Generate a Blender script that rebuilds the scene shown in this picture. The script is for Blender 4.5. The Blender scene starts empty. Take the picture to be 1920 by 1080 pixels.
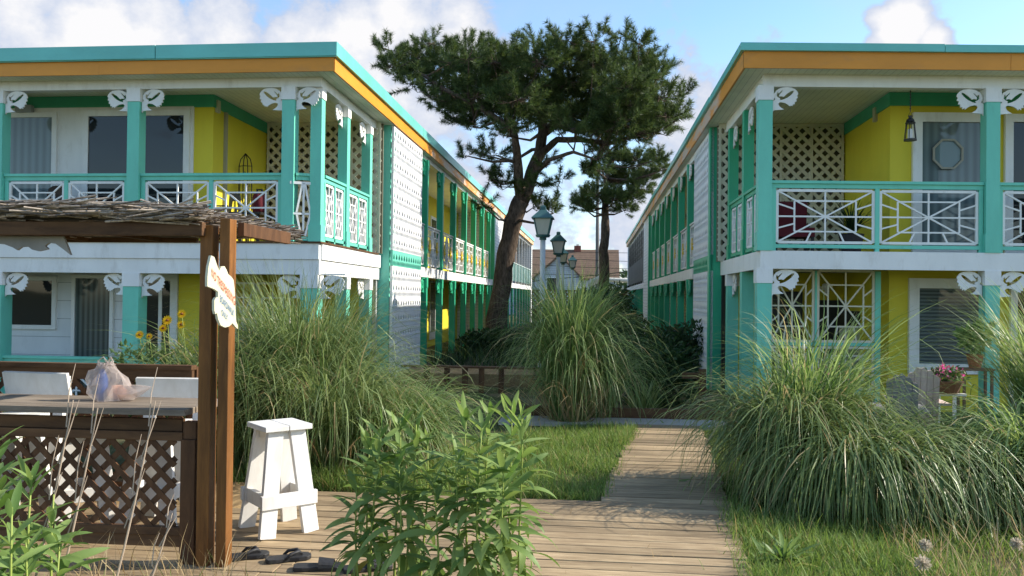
import bpy, bmesh, math, random
import numpy as np
from mathutils import Vector, Matrix
from mathutils.geometry import tessellate_polygon
random.seed(7); RNG = np.random.default_rng(7)
scene = bpy.context.scene
COL = scene.collection
R = math.radians

# ---------------------------------------------------------------- camera
FPX = 1560.0
YAW = math.atan(153/FPX); PITCH = math.atan(16.3/FPX); ROLL = 0.011
EYE = np.array([0.0, 0.0, 1.6])
cF = np.array([-math.sin(YAW)*math.cos(PITCH), math.cos(YAW)*math.cos(PITCH), math.sin(PITCH)])
cR0 = np.array([math.cos(YAW), math.sin(YAW), 0.0]); cU0 = np.cross(cR0, cF)
cR = cR0*math.cos(ROLL)+cU0*math.sin(ROLL); cU = cU0*math.cos(ROLL)-cR0*math.sin(ROLL)
cam_d = bpy.data.cameras.new('camera'); cam = bpy.data.objects.new('camera', cam_d); COL.objects.link(cam)
cam_d.sensor_width = 36; cam_d.lens = 36*FPX/1920; cam_d.clip_end = 5000; cam_d.clip_start = 0.05
M = Matrix.Identity(4)
for i in range(3):
    M[i][0] = cR[i]; M[i][1] = cU[i]; M[i][2] = -cF[i]; M[i][3] = EYE[i]
cam.matrix_world = M
scene.camera = cam
def ray(px, py): return cF+(px-960)/FPX*cR+(540-py)/FPX*cU
def at(px, py, X=None, Y=None, Z=None):
    r = ray(px, py)
    t = Y/r[1] if Y is not None else (X/r[0] if X is not None else (Z-1.6)/r[2])
    return EYE+t*r

# ---------------------------------------------------------------- light
SUN = Vector((1.56, 0.33, 1.0)).normalized()
EL = math.asin(SUN.z); AZ = math.atan2(SUN.x, SUN.y)
ld = bpy.data.lights.new('sun', 'SUN'); ld.energy = 3.7; ld.angle = R(0.5); ld.color = (1.0, 0.93, 0.80)
lo = bpy.data.objects.new('sun', ld); COL.objects.link(lo)
lo.rotation_euler = SUN.to_track_quat('Z', 'Y').to_euler()
vs = scene.view_settings
vs.view_transform = 'Standard'; vs.look = 'None'; vs.exposure = 1.05; vs.gamma = 1; vs.use_curve_mapping = False

def make_world():
    w = bpy.data.worlds.new('World'); scene.world = w; w.use_nodes = True
    nt = w.node_tree; nt.nodes.clear(); N = nt.nodes.new; L = nt.links.new
    out = N('ShaderNodeOutputWorld'); bg = N('ShaderNodeBackground'); bg.inputs[1].default_value = 0.15
    sky = N('ShaderNodeTexSky'); sky.sky_type = 'NISHITA'; sky.sun_disc = False
    sky.sun_elevation = EL; sky.sun_rotation = AZ; sky.dust_density = 0.5; sky.air_density = 1.0; sky.ozone_density = 1.2
    tc = N('ShaderNodeTexCoord'); nrm = N('ShaderNodeVectorMath'); nrm.operation = 'NORMALIZE'
    L(tc.outputs['Generated'], nrm.inputs[0])
    vec = nrm.outputs[0]
    # cumulus: noise on the sky sphere plus a few known cloud directions
    def math_(op, a, b=None, clamp=False):
        m = N('ShaderNodeMath'); m.operation = op; m.use_clamp = clamp
        for i, x in enumerate((a, b)):
            if x is None: continue
            if isinstance(x, (int, float)): m.inputs[i].default_value = x
            else: L(x, m.inputs[i])
        return m.outputs[0]
    def noise(scale, detail, rough, off=0.0, dist=0.0, src=None):
        mp = N('ShaderNodeMapping'); mp.inputs['Location'].default_value = (off, off*.7, -off)
        mp.inputs['Scale'].default_value = (1, 1, 1.25)
        L(src or vec, mp.inputs['Vector'])
        n = N('ShaderNodeTexNoise'); n.inputs['Scale'].default_value = scale; n.inputs['Detail'].default_value = detail
        n.inputs['Roughness'].default_value = rough; n.inputs['Distortion'].default_value = dist
        L(mp.outputs[0], n.inputs['Vector']); return n.outputs['Fac']
    blobs = [(40,40,150,.9),(170,70,120,1.15),(300,60,100,.95),(420,50,120,.9),(560,60,110,.95),(660,70,110,.95),(760,40,110,1.0),(860,50,100,1.15),
             (930,130,110,.75),(760,200,170,.8),(860,330,160,.7),(700,150,110,.8),(1330,200,200,.62),(1290,100,130,.55),(1230,440,180,.8),(1020,420,130,.7),
             (1690,50,62,1.4),(1655,40,40,1.0),(1750,75,40,1.1),(1640,75,30,.8)]
    acc = None
    for (px, py, r, wt) in blobs:
        d = ray(px, py); d = d/np.linalg.norm(d)
        dp = N('ShaderNodeVectorMath'); dp.operation = 'DISTANCE'; L(vec, dp.inputs[0]); dp.inputs[1].default_value = tuple(d)
        mr = N('ShaderNodeMapRange'); mr.interpolation_type = 'SMOOTHSTEP'
        mr.inputs['From Min'].default_value = 0.0; mr.inputs['From Max'].default_value = 1.35*r/FPX
        mr.inputs['To Min'].default_value = wt; mr.inputs['To Max'].default_value = 0.0
        L(dp.outputs['Value'], mr.inputs['Value'])
        acc = mr.outputs[0] if acc is None else math_('MAXIMUM', acc, mr.outputs[0])
    n1 = noise(7.5, 12, .62, 3.1); n2 = noise(26, 8, .6, 9.3); n3 = noise(2.2, 5, .55, 1.7)
    # density
    den = math_('ADD', math_('MULTIPLY', acc, .36), math_('MULTIPLY', n1, .75))
    den = math_('ADD', den, math_('MULTIPLY', n2, .26))
    den = math_('ADD', den, math_('MULTIPLY', n3, .12))
    mask = N('ShaderNodeMapRange'); mask.interpolation_type = 'SMOOTHSTEP'
    mask.inputs['From Min'].default_value = .67; mask.inputs['From Max'].default_value = .79
    L(den, mask.inputs['Value'])
    core = N('ShaderNodeMapRange'); core.inputs['From Min'].default_value = .74; core.inputs['From Max'].default_value = .94
    L(den, core.inputs['Value'])
    ccol = N('ShaderNodeMix'); ccol.data_type = 'RGBA'
    ccol.inputs['A'].default_value = (1.85, 2.12, 2.7, 1); ccol.inputs['B'].default_value = (3.15, 3.13, 3.18, 1)
    L(core.outputs[0], ccol.inputs['Factor'])
    # thin high haze veil
    veil = N('ShaderNodeMapRange'); veil.inputs['From Min'].default_value = .38; veil.inputs['From Max'].default_value = .75
    veil.inputs['To Min'].default_value = .0; veil.inputs['To Max'].default_value = .45
    L(noise(3.4, 6, .55, 5.5, .6), veil.inputs['Value'])
    vm = N('ShaderNodeMix'); vm.data_type = 'RGBA'; vm.inputs['B'].default_value = (2.05, 2.4, 3.0, 1)
    hs = N('ShaderNodeHueSaturation'); hs.inputs['Saturation'].default_value = 1.15; hs.inputs['Value'].default_value = .9; L(sky.outputs[0], hs.inputs['Color'])
    L(veil.outputs[0], vm.inputs['Factor']); L(hs.outputs[0], vm.inputs['A'])
    mx = N('ShaderNodeMix'); mx.data_type = 'RGBA'
    L(mask.outputs[0], mx.inputs['Factor']); L(vm.outputs['Result'], mx.inputs['A']); L(ccol.outputs['Result'], mx.inputs['B'])
    L(mx.outputs['Result'], bg.inputs[0]); L(bg.outputs[0], out.inputs[0])
make_world()

# ---------------------------------------------------------------- mesh builder
class MB:
    def __init__(s): s.v = []; s.f = []
    def add(s, vs, fs):
        n = len(s.v); s.v.extend([tuple(float(c) for c in v) for v in vs]); s.f.extend([tuple(n+i for i in f) for f in fs]); return s
    def obox(s, c, ux, uy, uz):
        c, ux, uy, uz = map(lambda a: np.array(a, float), (c, ux, uy, uz))
        vs = [c+a*ux+b*uy+d*uz for a in (-1, 1) for b in (-1, 1) for d in (-1, 1)]
        return s.add(vs, [(0,1,3,2),(4,6,7,5),(0,4,5,1),(2,3,7,6),(0,2,6,4),(1,5,7,3)])
    def box(s, x0, x1, y0, y1, z0, z1):
        return s.obox(((x0+x1)/2, (y0+y1)/2, (z0+z1)/2), ((x1-x0)/2,0,0), (0,(y1-y0)/2,0), (0,0,(z1-z0)/2))
    def bar(s, p, q, w, d, up=(0,0,1)):
        p = np.array(p, float); q = np.array(q, float); a = q-p; L = np.linalg.norm(a); a = a/L
        up = np.array(up, float)
        if abs(a@up) > .99: up = np.array([0,1.,0])
        sd = np.cross(a, up); sd /= np.linalg.norm(sd); u2 = np.cross(sd, a)
        return s.obox((p+q)/2, a*L/2, sd*w/2, u2*d/2)
    def tube(s, pts, rad, n=8, cap=True):
        pts = [np.array(p, float) for p in pts]
        if isinstance(rad, (int, float)): rad = [rad]*len(pts)
        vs = []; prev = None
        for i, p in enumerate(pts):
            t = pts[min(i+1, len(pts)-1)]-pts[max(i-1, 0)]; t = t/(np.linalg.norm(t)+1e-9)
            if prev is None:
                a = np.array([0,0,1.]) if abs(t[2]) < .9 else np.array([1.,0,0])
                u = np.cross(t, a)
            else: u = prev-t*(prev@t)
            u /= np.linalg.norm(u)+1e-9; prev = u; w = np.cross(t, u)
            for k in range(n):
                th = 2*math.pi*k/n; vs.append(p+rad[i]*(math.cos(th)*u+math.sin(th)*w))
        fs = [(i*n+k, i*n+(k+1) % n, (i+1)*n+(k+1) % n, (i+1)*n+k) for i in range(len(pts)-1) for k in range(n)]
        if cap: fs += [tuple(range(n))[::-1], tuple((len(pts)-1)*n+k for k in range(n))]
        return s.add(vs, fs)
    def lathe(s, c, prof, n=12, square=False):
        # prof: (r, z); square: 4-sided with faces along axes
        vs = []; off = math.pi/n if square else 0
        for r, z in prof:
            for k in range(n):
                th = 2*math.pi*k/n+off; vs.append((c[0]+r*math.cos(th), c[1]+r*math.sin(th), c[2]+z))
        m = len(prof)
        fs = [(i*n+k, i*n+(k+1) % n, (i+1)*n+(k+1) % n, (i+1)*n+k) for i in range(m-1) for k in range(n)]
        fs += [tuple(range(n))[::-1], tuple((m-1)*n+k for k in range(n))]
        return s.add(vs, fs)
    def prism(s, loops, o, u, v, th):
        # loops: list of 2D outlines (first outer, rest holes); extruded along u x v by th
        o, u, v = (np.array(a, float) for a in (o, u, v)); n = np.cross(u, v); n /= np.linalg.norm(n)
        flat = [p for l in loops for p in l]
        tri = tessellate_polygon([[Vector((p[0], p[1], 0)) for p in l] for l in loops])
        k = len(flat)
        vs = [o+p[0]*u+p[1]*v for p in flat]+[o+p[0]*u+p[1]*v+n*th for p in flat]
        fs = [tuple(t) for t in tri]+[tuple(k+i for i in t[::-1]) for t in tri]
        st = 0
        for l in loops:
            m = len(l)
            for i in range(m):
                a, b = st+i, st+(i+1) % m; fs.append((a, b, k+b, k+a))
            st += m
        return s.add(vs, fs)
    def build(s, name, mat=None, parent=None, xf=None, recalc=True, smooth=False, bevel=0):
        root = parent
        while root is not None and root.parent: root = root.parent
        off = np.array(root.location) if root is not None else np.zeros(3)
        vs = np.array(s.v, float).reshape(-1, 3)
        if xf is not None: vs = xf(vs)
        vs = vs-off
        me = bpy.data.meshes.new(name); me.from_pydata(vs.tolist(), [], s.f)
        if recalc:
            b = bmesh.new(); b.from_mesh(me); bmesh.ops.recalc_face_normals(b, faces=b.faces); b.to_mesh(me); b.free()
        if smooth: me.polygons.foreach_set('use_smooth', [True]*len(me.polygons))
        if mat: me.materials.append(mat)
        o = bpy.data.objects.new(name, me); COL.objects.link(o)
        if parent: o.parent = parent
        if bevel:
            m = o.modifiers.new('b', 'BEVEL'); m.width = bevel; m.segments = 2; m.limit_method = 'ANGLE'
        return o
def raw_mesh(name, V, Fc, mat, parent=None, off=None, smooth=False):
    """V (n,3) array, Fc (m,k) equal-size faces"""
    root = parent
    while root is not None and root.parent: root = root.parent
    if root is not None: V = V-np.array(root.location)
    me = bpy.data.meshes.new(name); n = len(V); m, k = Fc.shape
    me.vertices.add(n); me.vertices.foreach_set('co', V.astype(np.float32).ravel())
    me.loops.add(m*k); me.loops.foreach_set('vertex_index', Fc.astype(np.int32).ravel())
    me.polygons.add(m); me.polygons.foreach_set('loop_start', np.arange(0, m*k, k, dtype=np.int32))
    me.update(calc_edges=True)
    if smooth: me.polygons.foreach_set('use_smooth', [True]*m)
    me.materials.append(mat)
    o = bpy.data.objects.new(name, me); COL.objects.link(o)
    if parent: o.parent = parent
    return o
def tag(o, label, cat, group=None):
    o['label'] = label; o['category'] = cat
    if group: o['group'] = group
    return o
def thing(name, label, cat, loc=(0,0,0), group=None):
    o = bpy.data.objects.new(name, None); COL.objects.link(o); o.location = tuple(float(c) for c in loc); o.empty_display_size = .2
    return tag(o, label, cat, group)
def setting(o, kind='structure'): o['kind'] = kind; return o

# ---------------------------------------------------------------- materials
def mat_base(name):
    m = bpy.data.materials.new(name); m.use_nodes = True
    nt = m.node_tree; b = nt.nodes['Principled BSDF']; return m, nt, b
def paint(name, col, rough=.55, var=.12, scale=3.0, dirt=.25, dirtcol=(.16,.14,.11), bump=.1, bscale=40, spec=.4, stretch=(1,1,.35), dlo=.56, dhi=.78):
    m, nt, b = mat_base(name); N = nt.nodes.new; L = nt.links.new
    tc = N('ShaderNodeTexCoord'); mp = N('ShaderNodeMapping'); mp.inputs['Scale'].default_value = stretch
    L(tc.outputs['Object'], mp.inputs['Vector'])
    n = N('ShaderNodeTexNoise'); n.inputs['Scale'].default_value = scale; n.inputs['Detail'].default_value = 8; n.inputs['Roughness'].default_value = .65
    L(mp.outputs[0], n.inputs['Vector'])
    hsv = N('ShaderNodeHueSaturation'); hsv.inputs['Color'].default_value = (*col, 1)
    mr = N('ShaderNodeMapRange'); mr.inputs['From Min'].default_value = .3; mr.inputs['From Max'].default_value = .7
    mr.inputs['To Min'].default_value = 1-var; mr.inputs['To Max'].default_value = 1+var
    L(n.outputs['Fac'], mr.inputs['Value']); L(mr.outputs[0], hsv.inputs['Value'])
    n2 = N('ShaderNodeTexNoise'); n2.inputs['Scale'].default_value = scale*2.3; n2.inputs['Detail'].default_value = 10; n2.inputs['Roughness'].default_value = .7
    L(mp.outputs[0], n2.inputs['Vector'])
    dm = N('ShaderNodeMapRange'); dm.inputs['From Min'].default_value = dlo; dm.inputs['From Max'].default_value = dhi; dm.inputs['To Max'].default_value = dirt
    L(n2.outputs['Fac'], dm.inputs['Value'])
    mx = N('ShaderNodeMix'); mx.data_type = 'RGBA'; mx.inputs['B'].default_value = (*dirtcol, 1)
    L(dm.outputs[0], mx.inputs['Factor']); L(hsv.outputs[0], mx.inputs['A']); L(mx.outputs['Result'], b.inputs['Base Color'])
    b.inputs['Roughness'].default_value = rough; b.inputs['Specular IOR Level'].default_value = spec
    if bump:
        bn = N('ShaderNodeBump'); bn.inputs['Strength'].default_value = bump; bn.inputs['Distance'].default_value = .01
        n3 = N('ShaderNodeTexNoise'); n3.inputs['Scale'].default_value = bscale; n3.inputs['Detail'].default_value = 4
        L(tc.outputs['Object'], n3.inputs['Vector']); L(n3.outputs['Fac'], bn.inputs['Height']); L(bn.outputs[0], b.inputs['Normal'])
    return m
def ruled(name, col, axis, period, depth=.5, line=.08, rough=.6, linecol=None, var=.08, dirt=.2):
    """painted boards: thin grooves every `period` along an axis"""
    m = paint(name, col, rough, var, 2.5, dirt); nt = m.node_tree; N = nt.nodes.new; L = nt.links.new; b = nt.nodes['Principled BSDF']
    tc = N('ShaderNodeTexCoord'); sp = N('ShaderNodeSeparateXYZ'); L(tc.outputs['Object'], sp.inputs[0])
    d = N('ShaderNodeMath'); d.operation = 'DIVIDE'; d.inputs[1].default_value = period; L(sp.outputs[axis], d.inputs[0])
    fr = N('ShaderNodeMath'); fr.operation = 'FRACT'; L(d.outputs[0], fr.inputs[0])
    lt = N('ShaderNodeMath'); lt.operation = 'LESS_THAN'; lt.inputs[1].default_value = line; L(fr.outputs[0], lt.inputs[0])
    inv = N('ShaderNodeMath'); inv.operation = 'SUBTRACT'; inv.inputs[0].default_value = 1; L(lt.outputs[0], inv.inputs[1])
    bn = N('ShaderNodeBump'); bn.inputs['Strength'].default_value = depth; bn.inputs['Distance'].default_value = .02; L(inv.outputs[0], bn.inputs['Height'])
    L(bn.outputs[0], b.inputs['Normal'])
    lk = b.inputs['Base Color'].links[0].from_socket
    mx = N('ShaderNodeMix'); mx.data_type = 'RGBA'; mx.inputs['B'].default_value = (*(linecol or tuple(c*.45 for c in col)), 1)
    L(lk, mx.inputs['A']); L(lt.outputs[0], mx.inputs['Factor']); L(mx.outputs['Result'], b.inputs['Base Color'])
    return m
def wood(name, c1, c2, grain=(1,1,1), scale=6, rough=.75, island=.25, bump=.35, knots=True, spec=.25):
    m, nt, b = mat_base(name); N = nt.nodes.new; L = nt.links.new
    tc = N('ShaderNodeTexCoord'); geo = N('ShaderNodeNewGeometry')
    ad = N('ShaderNodeVectorMath'); ad.operation = 'ADD'; L(tc.outputs['Object'], ad.inputs[0])
    cm = N('ShaderNodeCombineXYZ'); ml = N('ShaderNodeMath'); ml.operation = 'MULTIPLY'; ml.inputs[1].default_value = 37.0
    L(geo.outputs['Random Per Island'], ml.inputs[0])
    for i in range(3): L(ml.outputs[0], cm.inputs[i])
    L(cm.outputs[0], ad.inputs[1])
    mp = N('ShaderNodeMapping'); mp.inputs['Scale'].default_value = grain; L(ad.outputs[0], mp.inputs['Vector'])
    n = N('ShaderNodeTexNoise'); n.inputs['Scale'].default_value = scale; n.inputs['Detail'].default_value = 9; n.inputs['Roughness'].default_value = .7; n.inputs['Distortion'].default_value = .5
    L(mp.outputs[0], n.inputs['Vector'])
    cr = N('ShaderNodeValToRGB'); cr.color_ramp.elements[0].position = .32; cr.color_ramp.elements[1].position = .68
    cr.color_ramp.elements[0].color = (*c1, 1); cr.color_ramp.elements[1].color = (*c2, 1); L(n.outputs['Fac'], cr.inputs[0])
    hsv = N('ShaderNodeHueSaturation'); L(cr.outputs[0], hsv.inputs['Color'])
    mr = N('ShaderNodeMapRange'); mr.inputs['To Min'].default_value = 1-island; mr.inputs['To Max'].default_value = 1+island
    L(geo.outputs['Random Per Island'], mr.inputs['Value']); L(mr.outputs[0], hsv.inputs['Value'])
    n4 = N('ShaderNodeTexNoise'); n4.inputs['Scale'].default_value = 1.3; n4.inputs['Detail'].default_value = 6; L(tc.outputs['Object'], n4.inputs['Vector'])
    m4 = N('ShaderNodeMapRange'); m4.inputs['From Min'].default_value = .35; m4.inputs['From Max'].default_value = .65; m4.inputs['To Min'].default_value = .78; m4.inputs['To Max'].default_value = 1.15
    L(n4.outputs['Fac'], m4.inputs['Value'])
    mm = N('ShaderNodeMix'); mm.data_type = 'RGBA'; mm.blend_type = 'MULTIPLY'; mm.inputs['Factor'].default_value = 1
    L(hsv.outputs[0], mm.inputs['A']); L(m4.outputs[0], mm.inputs['B']); L(mm.outputs['Result'], b.inputs['Base Color'])
    b.inputs['Roughness'].default_value = rough; b.inputs['Specular IOR Level'].default_value = spec
    bn = N('ShaderNodeBump'); bn.inputs['Strength'].default_value = bump; bn.inputs['Distance'].default_value = .006
    L(n.outputs['Fac'], bn.inputs['Height']); L(bn.outputs[0], b.inputs['Normal'])
    return m
def leafmat(name, c1, c2, trans=.35, rough=.5, spec=.3, tcol=None, dead=None, deadfrac=.0):
    m, nt, b = mat_base(name); N = nt.nodes.new; L = nt.links.new
    geo = N('ShaderNodeNewGeometry'); cr = N('ShaderNodeValToRGB')
    cr.color_ramp.elements[0].color = (*c1, 1); cr.color_ramp.elements[1].color = (*c2, 1)
    if dead:
        cr.color_ramp.elements[1].position = 1-deadfrac-.02
        e = cr.color_ramp.elements.new(1-deadfrac); e.color = (*dead, 1)
        e = cr.color_ramp.elements.new(1); e.color = (*dead, 1)
    L(geo.outputs['Random Per Island'], cr.inputs[0])
    L(cr.outputs[0], b.inputs['Base Color']); b.inputs['Roughness'].default_value = rough; b.inputs['Specular IOR Level'].default_value = spec
    tr = N('ShaderNodeBsdfTranslucent'); hs = N('ShaderNodeHueSaturation'); hs.inputs['Value'].default_value = 1.5; hs.inputs['Saturation'].default_value = 1.1; hs.inputs['Hue'].default_value = .485
    L(cr.outputs[0], hs.inputs['Color']); L(hs.outputs[0], tr.inputs[0])
    mx = N('ShaderNodeMixShader'); mx.inputs[0].default_value = trans
    L(b.outputs[0], mx.inputs[1]); L(tr.outputs[0], mx.inputs[2]); L(mx.outputs[0], nt.nodes['Material Output'].inputs[0])
    return m
def plain(name, col, rough=.5, metal=0, spec=.4, bump=0):
    m = paint(name, col, rough, .06, 6, .08, bump=bump, spec=spec); m.node_tree.nodes['Principled BSDF'].inputs['Metallic'].default_value = metal; return m
def glassmat(name, col, rough=.03, blinds=0, lo=.45):
    m, nt, b = mat_base(name); b.inputs['Base Color'].default_value = (*col, 1); b.inputs['Roughness'].default_value = rough
    b.inputs['Specular IOR Level'].default_value = .45; b.inputs['IOR'].default_value = 1.5
    N = nt.nodes.new; L = nt.links.new
    tc = N('ShaderNodeTexCoord')
    n = N('ShaderNodeTexNoise'); n.inputs['Scale'].default_value = .9; n.inputs['Detail'].default_value = 2; L(tc.outputs['Object'], n.inputs['Vector'])
    bn = N('ShaderNodeBump'); bn.inputs['Strength'].default_value = .06; bn.inputs['Distance'].default_value = .05; L(n.outputs['Fac'], bn.inputs['Height']); L(bn.outputs[0], b.inputs['Normal'])
    if blinds:
        sp = N('ShaderNodeSeparateXYZ'); L(tc.outputs['Object'], sp.inputs[0])
        w = N('ShaderNodeMath'); w.operation = 'MULTIPLY'; w.inputs[1].default_value = 2*math.pi/abs(blinds); L(sp.outputs[2 if blinds > 0 else 0], w.inputs[0])
        s = N('ShaderNodeMath'); s.operation = 'SINE'; L(w.outputs[0], s.inputs[0])
        mr = N('ShaderNodeMapRange'); mr.inputs['From Min'].default_value = -1; mr.inputs['To Min'].default_value = lo; mr.inputs['To Max'].default_value = 1.1; L(s.outputs[0], mr.inputs['Value'])
        mx = N('ShaderNodeMix'); mx.data_type = 'RGBA'; mx.blend_type = 'MULTIPLY'; mx.inputs['Factor'].default_value = 1; mx.inputs['A'].default_value = (*col, 1)
        L(mr.outputs[0], mx.inputs['B']); L(mx.outputs['Result'], b.inputs['Base Color'])
    return m

WHITE = paint('white_paint', (.79,.78,.76), .5, .07, 2.2, .42, (.34,.29,.23), dlo=.53, dhi=.80)
CLAPB = ruled('white_board', (.80,.79,.77), 2, .245, .4, .02, dirt=.22)
SIDING = ruled('white_siding', (.76,.76,.75), 2, .12, .8, .10)
AQUA = paint('aqua_paint', (.155,.57,.435), .45, .10, 2.5, .22, (.06,.22,.17))
AQROOF = paint('aqua_metal', (.15,.50,.44), .35, .14, 1.2, .3, (.16,.30,.27), bump=.9, bscale=3.5, stretch=(.6,1,1))
GREENP = paint('green_paint', (.035,.40,.215), .45, .12, 2.5, .25, (.03,.16,.10))
TRIMG = paint('trim_green', (.05,.36,.20), .5, .08, 3, .15, (.03,.16,.10))
ORANGE = paint('orange_fascia', (.72,.275,.022), .45, .14, 1.4, .45, (.40,.20,.08), bump=.5, bscale=4, stretch=(.4,.4,1))
ORPEEL = paint('orange_peeling', (.72,.28,.03), .55, .10, 1.4, .9, (.56,.44,.36), bump=.25, bscale=4, stretch=(.5,.25,1.4), dlo=.44, dhi=.54)
YELLOW = paint('yellow_wall', (.70,.585,.040), .6, .07, 1.4, .12, (.40,.34,.03), bump=.12, bscale=60)
SOFFIT = ruled('soffit_board', (.70,.69,.60), 1, .30, .35, .025, dirt=.2, linecol=(.38,.37,.30))
SOFFITX = ruled('ceiling_board', (.78,.77,.62), 0, .10, .3, .06, dirt=.2, linecol=(.45,.44,.35))
LATTICE = paint('cream_lattice', (.66,.62,.50), .6, .08, 4, .25, (.35,.30,.22))
BLOCKW = paint('white_block', (.80,.80,.80), .7, .06, 2, .22, (.38,.36,.33), bump=.25)
CONC = paint('concrete', (.36,.35,.32), .85, .16, 2, .4, (.22,.21,.18), bump=.3, stretch=(1,1,1))
DARKIN = plain('dark_interior', (.022,.022,.024), .8)
GLASSD = glassmat('dark_glass', (.018,.022,.026))
GLASSG = glassmat('curtained_glass', (.16,.20,.21), .06, -.13, .72)
GLASSB = glassmat('blind_glass', (.13,.15,.155), .06, .055)
GLASSV = glassmat('vertical_blind_glass', (.12,.14,.135), .08, -.09)
BROWN = wood('brown_stain', (.058,.026,.012), (.145,.068,.030), (3,3,.5), 5, .7, .2)
BROWNH = wood('brown_stain_board', (.064,.031,.015), (.155,.078,.035), (.5,3,3), 5, .7, .2)
ORWOOD = wood('amber_wood', (.11,.044,.013), (.27,.112,.028), (3,3,.35), 6, .55, .12)
GREYW = wood('grey_board', (.16,.125,.095), (.30,.245,.19), (.6,5,5), 6, .8, .2)
DECKW = wood('deck_board', (.205,.142,.080), (.43,.320,.190), (.7,6,6), 4, .85, .22)
DECKV = wood('deck_board_turned', (.16,.105,.050), (.33,.225,.11), (6,.7,6), 4, .85, .16)
THATCH = wood('thatch_reed', (.13,.10,.075), (.46,.385,.31), (1,1,1), 20, .9, .55, .1)
CHAIRW = wood('stool_white_wood', (.70,.67,.62), (.82,.81,.79), (2,2,.5), 4, .6, .05, .2)
WEATH = wood('weathered_pink_wood', (.52,.38,.32), (.74,.58,.50), (5,5,.6), 4, .85, .12)
BARK = wood('pine_bark', (.030,.023,.018), (.175,.130,.100), (4,4,1.1), 4.5, .95, 0, 1.0, spec=.1)
BLACK = plain('black_metal', (.018,.017,.016), .45)
RUBBER = plain('black_rubber', (.020,.020,.022), .6, bump=.3)
REDF = plain('red_fabric', (.13,.012,.020), .8)
BLUEL = plain('blue_label', (.02,.09,.36), .4)
PEACH = plain('peach_bag', (.75,.42,.30), .4)
LAMPG = paint('lamp_green', (.045,.115,.118), .5, .12, 8, .3, (.12,.16,.15))
POLEW = plain('pale_pole', (.50,.53,.55), .5)
LGLASS = plain('frosted_lantern', (.46,.45,.40), .35)
ROOFB = ruled('brown_shingle', (.165,.105,.070), 2, .20, .4, .1, rough=.9, var=.18)
HOUSEW = ruled('pale_siding', (.46,.50,.56), 2, .2, .5, .08)
BRICK = paint('red_brick', (.20,.065,.045), .9, .2, 9, .3)
CREAM = plain('cream_tube', (.75,.70,.58), .5)
SUNY = plain('yellow_paint', (.80,.52,.01), .5)
PINK = leafmat('pink_petal', (.55,.06,.20), (.75,.20,.38), .3)
CLAY = plain('brown_basket', (.17,.085,.045), .85, bump=.4)
TERRA = plain('orange_pot', (.30,.11,.04), .7)
NEEDLE = leafmat('pine_needle', (.024,.048,.015), (.105,.150,.042), .28, .5, .25)
BLADE = leafmat('grass_blade', (.050,.100,.024), (.285,.355,.140), .35, .42, .4, dead=(.40,.33,.17), deadfrac=.06)
BLADEL = leafmat('pale_grass_blade', (.062,.130,.030), (.30,.39,.15), .40, .42, .4, dead=(.42,.36,.18), deadfrac=.06)
STRAW = leafmat('dry_blade', (.30,.21,.10), (.52,.42,.24), .25, .7, .1)
LAWN = leafmat('lawn_blade', (.080,.150,.030), (.240,.335,.090), .35, .6, .2, dead=(.33,.28,.12), deadfrac=.09)
WEED = leafmat('weed_leaf', (.095,.175,.042), (.245,.335,.105), .36, .5, .3, dead=(.36,.33,.10), deadfrac=.04)
WEEDS = plain('weed_stem', (.27,.33,.07), .6)
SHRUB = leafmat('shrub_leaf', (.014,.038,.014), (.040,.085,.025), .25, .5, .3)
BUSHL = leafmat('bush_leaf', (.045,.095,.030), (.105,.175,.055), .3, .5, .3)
PETAL = leafmat('yellow_petal', (.75,.45,.01), (.85,.58,.02), .35)
SEEDC = plain('flower_disc', (.16,.055,.012), .9)
FLUFF = leafmat('seed_fluff', (.36,.32,.25), (.52,.47,.38), .4, .8, .1)

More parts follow.
